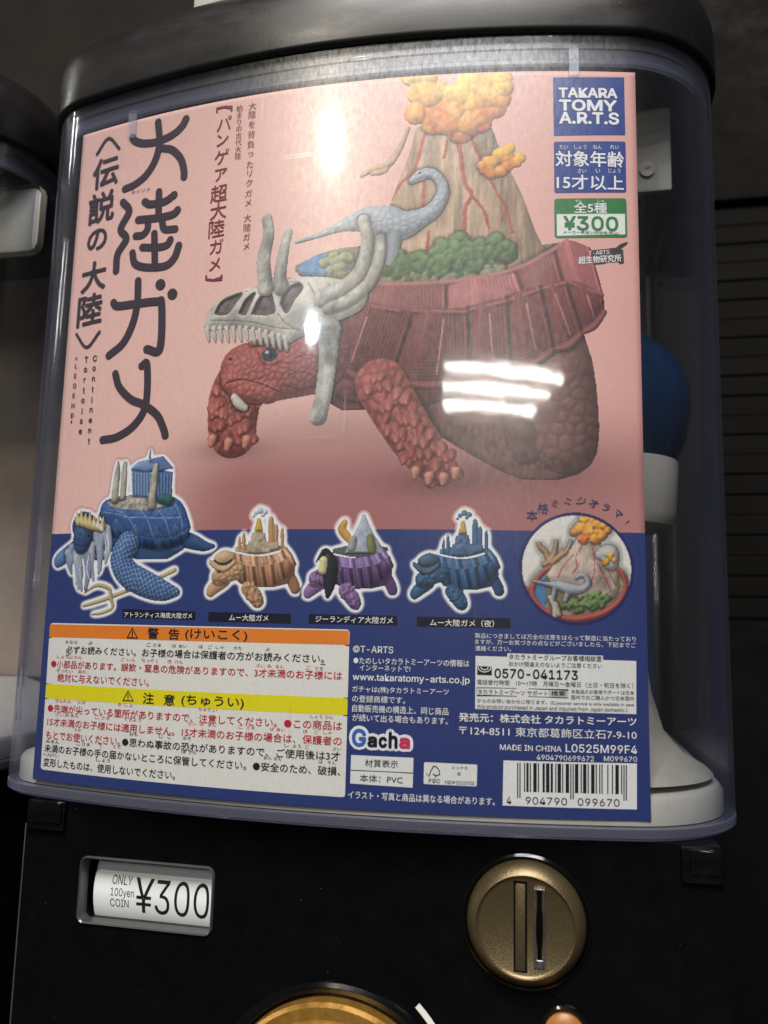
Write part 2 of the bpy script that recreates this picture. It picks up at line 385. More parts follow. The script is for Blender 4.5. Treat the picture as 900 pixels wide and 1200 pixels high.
VERTICAL_TEXT = [
 ('title_lettering',[('伝',-87.71,217.03,11.04),('説',-88.49,203.46,11.14),('の',-89.35,191.04,9.38),('大',-89.66,177.01,10.56),('陸',-90.29,164.48,11.05)],(66,58,66),0.026),
 ('english_lettering',[('C',-86.25,145.8,3.18),('o',-86.24,141.99,3.17),('n',-86.23,138.2,3.15),('t',-86.22,134.41,3.12),('i',-86.22,130.65,3.12),('n',-86.21,126.89,3.12),('e',-86.2,123.15,3.1),('n',-86.19,119.42,3.08),('t',-86.18,115.71,3.07)],(66,58,66),0.022),
 ('english_lettering',[('T',-90.12,145.79,3.2),('o',-90.16,141.98,3.2),('r',-90.19,138.19,3.17),('t',-90.23,134.41,3.17),('o',-90.26,130.64,3.15),('i',-90.3,126.88,3.12),('s',-90.33,123.14,3.12),('e',-90.37,119.41,3.1)],(66,58,66),0.022),
 ('english_lettering',[('L',-94.68,143.96,2.69),('E',-94.69,140.28,2.69),('G',-94.69,136.61,2.69),('E',-94.69,132.96,2.67),('N',-94.69,129.32,2.67),('D',-94.7,125.69,2.65)],(66,58,66),0.012),
 ('vertical_caption',[('パ',-38.39,225.91,5.53),('ン',-38.72,219.87,5.16),('ゲ',-38.69,213.49,5.44),('ア',-38.65,206.83,5.08),('超',-39.03,200.06,5.98),('大',-38.9,193.69,5.98),('陸',-39.18,187.2,6.04),('ガ',-38.81,180.67,5.27),('メ',-39.1,174.26,4.92)],(132,44,62),0.004),
 ('vertical_caption',[('始',-32.75,230.72,2.28),('ま',-32.71,228.15,2.26),('り',-32.67,225.58,2.26),('の',-32.63,223.02,2.26),('古',-32.59,220.46,2.24),('代',-32.55,217.91,2.24),('大',-32.51,215.37,2.24),('陸',-32.47,212.84,2.22)],(132,44,62),0),
 ('vertical_caption',[('大',-27.83,230.71,2.77),('陸',-27.82,227.52,2.77),('を',-27.81,223.84,2.75),('背',-27.8,220.1,2.75),('負',-27.78,216.44,2.73),('っ',-27.77,212.73,2.71),('た',-27.76,209.03,2.71),('リ',-27.75,205.77,2.69),('ク',-27.73,202.3,2.71),('ガ',-27.72,198.5,2.69),('メ',-27.71,195.06,2.67),('〝',-27.7,192.66,1.24),('大',-27.69,189.58,2.64),('陸',-27.68,186.17,2.64),('ガ',-27.66,182.78,2.64),('メ',-27.65,179.39,2.62),('〟',-27.64,176.82,1.22)],(132,44,62),0),
 ('arched_lettering',[('本',66.76,87.95,3.54),('格',70.0,90.2,3.51),('ミ',73.52,91.72,2.76),('ニ',77.45,92.45,2.6),('ジ',81.29,92.53,3.02),('オ',85.07,91.95,3.15),('ラ',88.58,90.73,2.86),('マ',92.09,88.86,2.86),('!',94.82,86.45,2.58)],(38,42,92),0.004),
]
STROKES = [
 ('title_lettering',[(-76.42,228.25),(-75.02,226.44),(-71.15,224.71),(-65.41,224.16),(-59.13,225.51),(-55.38,227.97),(-53.84,230.58)],2.87,(66,58,66)),
 ('title_lettering',[(-65.55,231.78),(-64.42,223.81),(-65.57,217.46),(-68.99,212.3),(-73.69,209.43),(-78.21,208.5)],2.79,(66,58,66)),
 ('title_lettering',[(-63.43,221.27),(-58.73,219.61),(-54.95,215.43),(-53.42,210.85),(-53.27,208.47)],2.75,(66,58,66)),
 ('title_lettering',[(-78.63,203.38),(-75.63,199.39),(-78.81,193.23),(-76.04,188.99),(-79.37,183.8),(-79.6,177.54)],2.84,(66,58,66)),
 ('title_lettering',[(-63.2,204.56),(-62.82,195.91)],2.73,(66,58,66)),
 ('title_lettering',[(-69.01,201.79),(-66.49,200.4),(-60.55,200.45),(-56.78,202.3)],2.76,(66,58,66)),
 ('title_lettering',[(-71.36,195.37),(-63.29,194.71),(-57.06,194.97),(-55.0,196.33)],2.77,(66,58,66)),
 ('title_lettering',[(-67.08,194.27),(-67.16,191.07),(-69.11,189.26),(-71.96,189.37)],2.73,(66,58,66)),
 ('title_lettering',[(-61.25,193.66),(-59.98,190.06),(-55.53,189.37)],2.69,(66,58,66)),
 ('title_lettering',[(-64.06,189.01),(-62.99,177.36)],2.7,(66,58,66)),
 ('title_lettering',[(-68.76,184.58),(-62.49,183.61),(-58.62,183.87),(-57.2,185.63)],2.72,(66,58,66)),
 ('title_lettering',[(-72.86,183.1),(-71.48,178.97),(-66.74,176.85),(-58.86,176.23),(-55.2,178.71),(-53.66,183.02)],2.75,(66,58,66)),
 ('title_lettering',[(-69.58,172.21),(-69.34,163.93),(-70.76,156.47),(-74.28,149.97),(-80.11,146.14)],2.81,(66,58,66)),
 ('title_lettering',[(-79.68,165.54),(-77.73,164.07),(-69.74,163.84),(-61.06,163.56),(-59.11,162.09),(-58.76,146.38),(-64.09,146.66)],2.88,(66,58,66)),
 ('title_lettering',[(-60.26,169.68),(-60.09,169.52)],3.92,(66,58,66)),
 ('title_lettering',[(-55.15,165.59),(-54.99,165.43)],3.85,(66,58,66)),
 ('title_lettering',[(-76.63,139.07),(-74.61,134.22),(-69.43,129.36),(-63.78,126.89),(-58.15,122.83),(-55.35,118.04),(-54.52,115.71)],2.8,(66,58,66)),
 ('title_lettering',[(-65.76,140.85),(-63.51,140.9),(-63.03,127.16),(-67.14,120.15),(-73.95,116.42),(-80.21,115.72)],2.71,(66,58,66)),
 ('title_lettering',[(-92.44,225.25),(-87.48,230.37),(-82.14,225.21)],1.15,(66,58,66)),
 ('title_lettering',[(-95.64,155.91),(-90.36,150.41),(-85.0,155.44)],1.1,(66,58,66)),
 ('english_lettering',[(-94.78,146.99),(-94.85,146.52)],0.58,(66,58,66)),
 ('english_lettering',[(-94.77,123.66),(-94.83,123.05)],0.57,(66,58,66)),
 ('vertical_caption',[(-41.5,230.99),(-41.56,232.14),(-38.74,232.26),(-35.9,231.59),(-35.84,230.45)],0.8,(132,44,62)),
 ('vertical_caption',[(-42.12,170.33),(-42.22,169.27),(-39.42,168.65),(-36.38,168.92),(-36.28,169.97)],0.76,(132,44,62)),
 ('warning_panel',[(-89.15,41.8),(4.77,41.83)],0.26,(30,30,34)),
 ('warning_panel',[(-64.35,48.19),(-62.58,51.34),(-60.34,48.18),(-64.35,48.19)],0.34,(30,30,34)),
 ('warning_panel',[(-62.5,50.23),(-62.42,49.23)],0.4,(30,30,34)),
 ('warning_panel',[(-62.38,48.76),(-62.38,48.68)],0.4,(30,30,34)),
 ('warning_panel',[(-64.45,27.94),(-62.7,31.08),(-60.48,28.04),(-64.45,27.94)],0.33,(30,30,34)),
 ('warning_panel',[(-62.62,29.99),(-62.54,29.02)],0.39,(30,30,34)),
 ('warning_panel',[(-62.5,28.56),(-62.5,28.48)],0.39,(30,30,34)),
 ('material_panel',[(13.78,11.24),(32.13,11.29)],0.18,(30,30,34)),
 ('paper_mark_panel',[(36.26,11.25),(36.9,10.55),(37.62,12.4),(38.35,13.57),(39.22,13.31),(39.98,12.25),(40.12,11.29),(39.25,10.87),(38.13,11.21)],0.22,(30,30,34)),
 ('paper_mark_panel',[(38.83,11.0),(38.84,10.27)],0.22,(30,30,34)),
 ('contact_panel',[(50.62,36.45),(77.03,36.47),(77.01,34.19),(50.64,34.21),(50.62,36.45)],0.15,(30,30,34)),
 ('contact_panel',[(53.91,42.47),(53.86,42.22),(53.72,42.0),(53.49,41.82),(53.2,41.7),(52.88,41.65),(52.56,41.68),(52.27,41.78),(52.04,41.95),(51.89,42.17),(51.84,42.42)],0.28,(225,225,220)),
 ('contact_panel',[(54.75,42.49),(54.66,42.05),(54.4,41.64),(53.99,41.31),(53.46,41.09),(52.88,41.0),(52.3,41.06),(51.78,41.25),(51.36,41.56),(51.09,41.95),(51.0,42.39)],0.27,(225,225,220)),
 ('warning_panel',[(-97.51,47.41),(12.07,47.74)],0.24,(30,30,34)),
 ('warning_panel',[(-97.11,31.84),(12.15,32.09)],0.23,(30,30,34)),
 ('warning_panel',[(-97.17,26.89),(12.15,26.99)],0.23,(30,30,34)),
]
PANELS = [
 ('maker_badge',[(73.76,232.47),(96.45,232.88),(96.47,212.58),(73.91,211.91)],(33,62,138),1),
 ('age_badge',[(73.9,208.94),(73.95,209.33),(74.1,209.61),(74.35,209.78),(74.7,209.84),(95.71,210.32),(96.06,210.28),(96.31,210.12),(96.46,209.85),(96.51,209.46),(96.47,193.63),(96.42,193.25),(96.27,192.97),(96.02,192.79),(95.67,192.72),(74.78,192.18),(74.43,192.23),(74.18,192.4),(74.03,192.67),(73.97,193.05)],(33,62,138),1),
 ('price_badge',[(73.87,189.06),(73.93,189.57),(74.13,189.93),(74.46,190.16),(74.93,190.23),(95.37,190.76),(95.83,190.71),(96.17,190.5),(96.37,190.15),(96.44,189.64),(96.51,178.64),(96.44,178.13),(96.25,177.77),(95.92,177.54),(95.45,177.45),(75.02,176.86),(74.56,176.92),(74.23,177.13),(74.03,177.49),(73.96,177.99)],(45,120,62),1),
 ('price_badge',[(74.63,184.92),(95.89,185.42),(95.9,178.5),(74.71,177.62)],(226,232,222),2),
 ('laboratory_badge',[(80.44,173.39),(82.0,173.59),(82.65,172.6),(83.45,173.18),(84.5,172.83),(90.58,173.62),(92.43,173.99),(95.14,173.38),(95.33,168.92),(94.19,168.51),(93.41,169.29),(90.25,169.03),(89.19,168.49),(82.86,167.79),(81.02,167.76)],(62,56,58),1),
 ('laboratory_badge',[(91.62,172.37),(92.43,173.53),(94.04,175.01),(95.9,175.92),(96.7,175.89),(96.15,175.07),(94.55,173.88),(92.94,172.83)],(62,56,58),3),
 ('picture_caption#1',[(-67.0,57.52),(-39.43,57.06),(-39.26,54.27),(-66.76,54.61)],(24,24,40),1),
 ('picture_caption#2',[(-34.73,56.97),(-6.73,56.91),(-6.61,53.85),(-34.55,53.92)],(24,24,40),1),
 ('picture_caption#3',[(-0.92,56.94),(26.69,56.95),(26.75,54.04),(-0.81,53.97)],(24,24,40),1),
 ('picture_caption#4',[(32.58,56.84),(60.31,56.9),(60.31,53.9),(32.64,53.84)],(24,24,40),1),
 ('warning_panel',[(-97.5,51.2),(-97.41,51.71),(-97.12,52.07),(-96.64,52.29),(-95.96,52.36),(11.07,52.49),(11.54,52.42),(11.87,52.23),(12.07,51.91),(12.14,51.46),(12.17,4.26),(12.11,3.83),(11.91,3.53),(11.59,3.36),(11.14,3.31),(-95.16,3.54),(-95.82,3.59),(-96.3,3.79),(-96.59,4.13),(-96.7,4.61)],(226,224,214),1),
 ('warning_panel',[(-97.39,51.93),(11.94,52.17),(12.06,47.89),(-97.44,47.55)],(228,128,42),2),
 ('warning_panel',[(-97.07,31.84),(12.15,32.09),(12.14,27.07),(-97.1,26.98)],(228,216,28),2),
 ('material_panel',[(13.68,15.56),(32.33,15.57),(32.23,7.08),(13.61,7.36)],(226,226,220),1),
 ('paper_mark_panel',[(35.46,14.0),(35.49,14.22),(35.59,14.37),(35.74,14.46),(35.96,14.49),(50.43,14.37),(50.64,14.34),(50.8,14.25),(50.88,14.1),(50.91,13.89),(50.78,8.69),(50.74,8.48),(50.65,8.33),(50.49,8.24),(50.28,8.22),(35.91,8.29),(35.69,8.32),(35.54,8.41),(35.44,8.56),(35.41,8.77)],(226,226,220),1),
 ('contact_panel',[(50.19,45.62),(59.45,45.58),(59.45,46.62),(87.08,46.59),(87.07,45.32),(96.68,45.24),(96.39,29.95),(50.17,30.23)],(226,226,220),1),
 ('contact_panel',[(71.4,36.4),(76.93,36.35),(76.92,34.29),(71.39,34.29)],(190,190,190),2),
 ('contact_panel',[(50.71,42.69),(54.97,42.65),(54.98,40.07),(50.72,40.1)],(30,30,34),2),
 ('barcode_panel',[(58.41,15.83),(96.28,15.99),(96.03,3.16),(58.19,3.2)],(230,230,226),1),
 ('barcode_panel',[(62.31,15.29),(62.64,15.3),(62.64,5.45),(62.31,5.44)],(30,30,34),2),
 ('barcode_panel',[(62.97,15.3),(63.3,15.31),(63.29,5.46),(62.96,5.45)],(30,30,34),2),
 ('barcode_panel',[(64.28,15.31),(64.61,15.32),(64.6,7.23),(64.27,7.22)],(30,30,34),2),
 ('barcode_panel',[(64.94,15.32),(65.6,15.34),(65.58,7.25),(64.93,7.23)],(30,30,34),2),
 ('barcode_panel',[(65.93,15.33),(66.26,15.34),(66.24,7.24),(65.91,7.23)],(30,30,34),2),
 ('barcode_panel',[(66.91,15.33),(67.9,15.36),(67.87,7.27),(66.89,7.24)],(30,30,34),2),
 ('barcode_panel',[(68.23,15.35),(68.56,15.36),(68.53,7.26),(68.2,7.25)],(30,30,34),2),
 ('barcode_panel',[(69.54,15.36),(70.2,15.38),(70.16,7.28),(69.51,7.26)],(30,30,34),2),
 ('barcode_panel',[(70.52,15.36),(71.51,15.39),(71.47,7.3),(70.49,7.27)],(30,30,34),2),
 ('barcode_panel',[(71.84,15.37),(72.49,15.39),(72.45,7.29),(71.79,7.27)],(30,30,34),2),
 ('barcode_panel',[(73.15,15.38),(73.48,15.39),(73.42,7.29),(73.1,7.28)],(30,30,34),2),
 ('barcode_panel',[(73.8,15.39),(74.79,15.42),(74.73,7.31),(73.75,7.28)],(30,30,34),2),
 ('barcode_panel',[(75.11,15.4),(75.44,15.41),(75.38,7.3),(75.05,7.29)],(30,30,34),2),
 ('barcode_panel',[(76.1,15.4),(77.08,15.43),(77.01,7.32),(76.03,7.29)],(30,30,34),2),
 ('barcode_panel',[(77.41,15.41),(77.73,15.42),(77.65,5.55),(77.32,5.54)],(30,30,34),2),
 ('barcode_panel',[(78.06,15.41),(78.39,15.42),(78.3,5.55),(77.97,5.54)],(30,30,34),2),
 ('barcode_panel',[(78.72,15.42),(79.7,15.44),(79.62,7.33),(78.64,7.3)],(30,30,34),2),
 ('barcode_panel',[(80.35,15.42),(80.68,15.43),(80.59,7.31),(80.27,7.31)],(30,30,34),2),
 ('barcode_panel',[(81.01,15.43),(81.99,15.45),(81.9,7.33),(80.92,7.31)],(30,30,34),2),
 ('barcode_panel',[(82.31,15.43),(82.64,15.44),(82.55,7.32),(82.22,7.31)],(30,30,34),2),
 ('barcode_panel',[(83.3,15.43),(84.28,15.46),(84.18,7.33),(83.2,7.31)],(30,30,34),2),
 ('barcode_panel',[(84.6,15.44),(84.93,15.45),(84.83,7.32),(84.5,7.31)],(30,30,34),2),
 ('barcode_panel',[(85.59,15.44),(85.91,15.45),(85.8,7.32),(85.48,7.31)],(30,30,34),2),
 ('barcode_panel',[(86.24,15.44),(86.57,15.45),(86.45,7.32),(86.13,7.31)],(30,30,34),2),
 ('barcode_panel',[(87.88,15.44),(88.2,15.45),(88.08,7.31),(87.76,7.31)],(30,30,34),2),
 ('barcode_panel',[(89.18,15.45),(89.51,15.45),(89.38,7.31),(89.06,7.3)],(30,30,34),2),
 ('barcode_panel',[(90.17,15.45),(91.15,15.47),(91.01,7.32),(90.04,7.3)],(30,30,34),2),
 ('barcode_panel',[(91.8,15.45),(92.13,15.45),(91.99,7.3),(91.66,7.3)],(30,30,34),2),
 ('barcode_panel',[(92.46,15.45),(92.79,15.45),(92.61,5.55),(92.29,5.54)],(30,30,34),2),
 ('barcode_panel',[(93.11,15.45),(93.44,15.45),(93.26,5.55),(92.94,5.54)],(30,30,34),2),
]
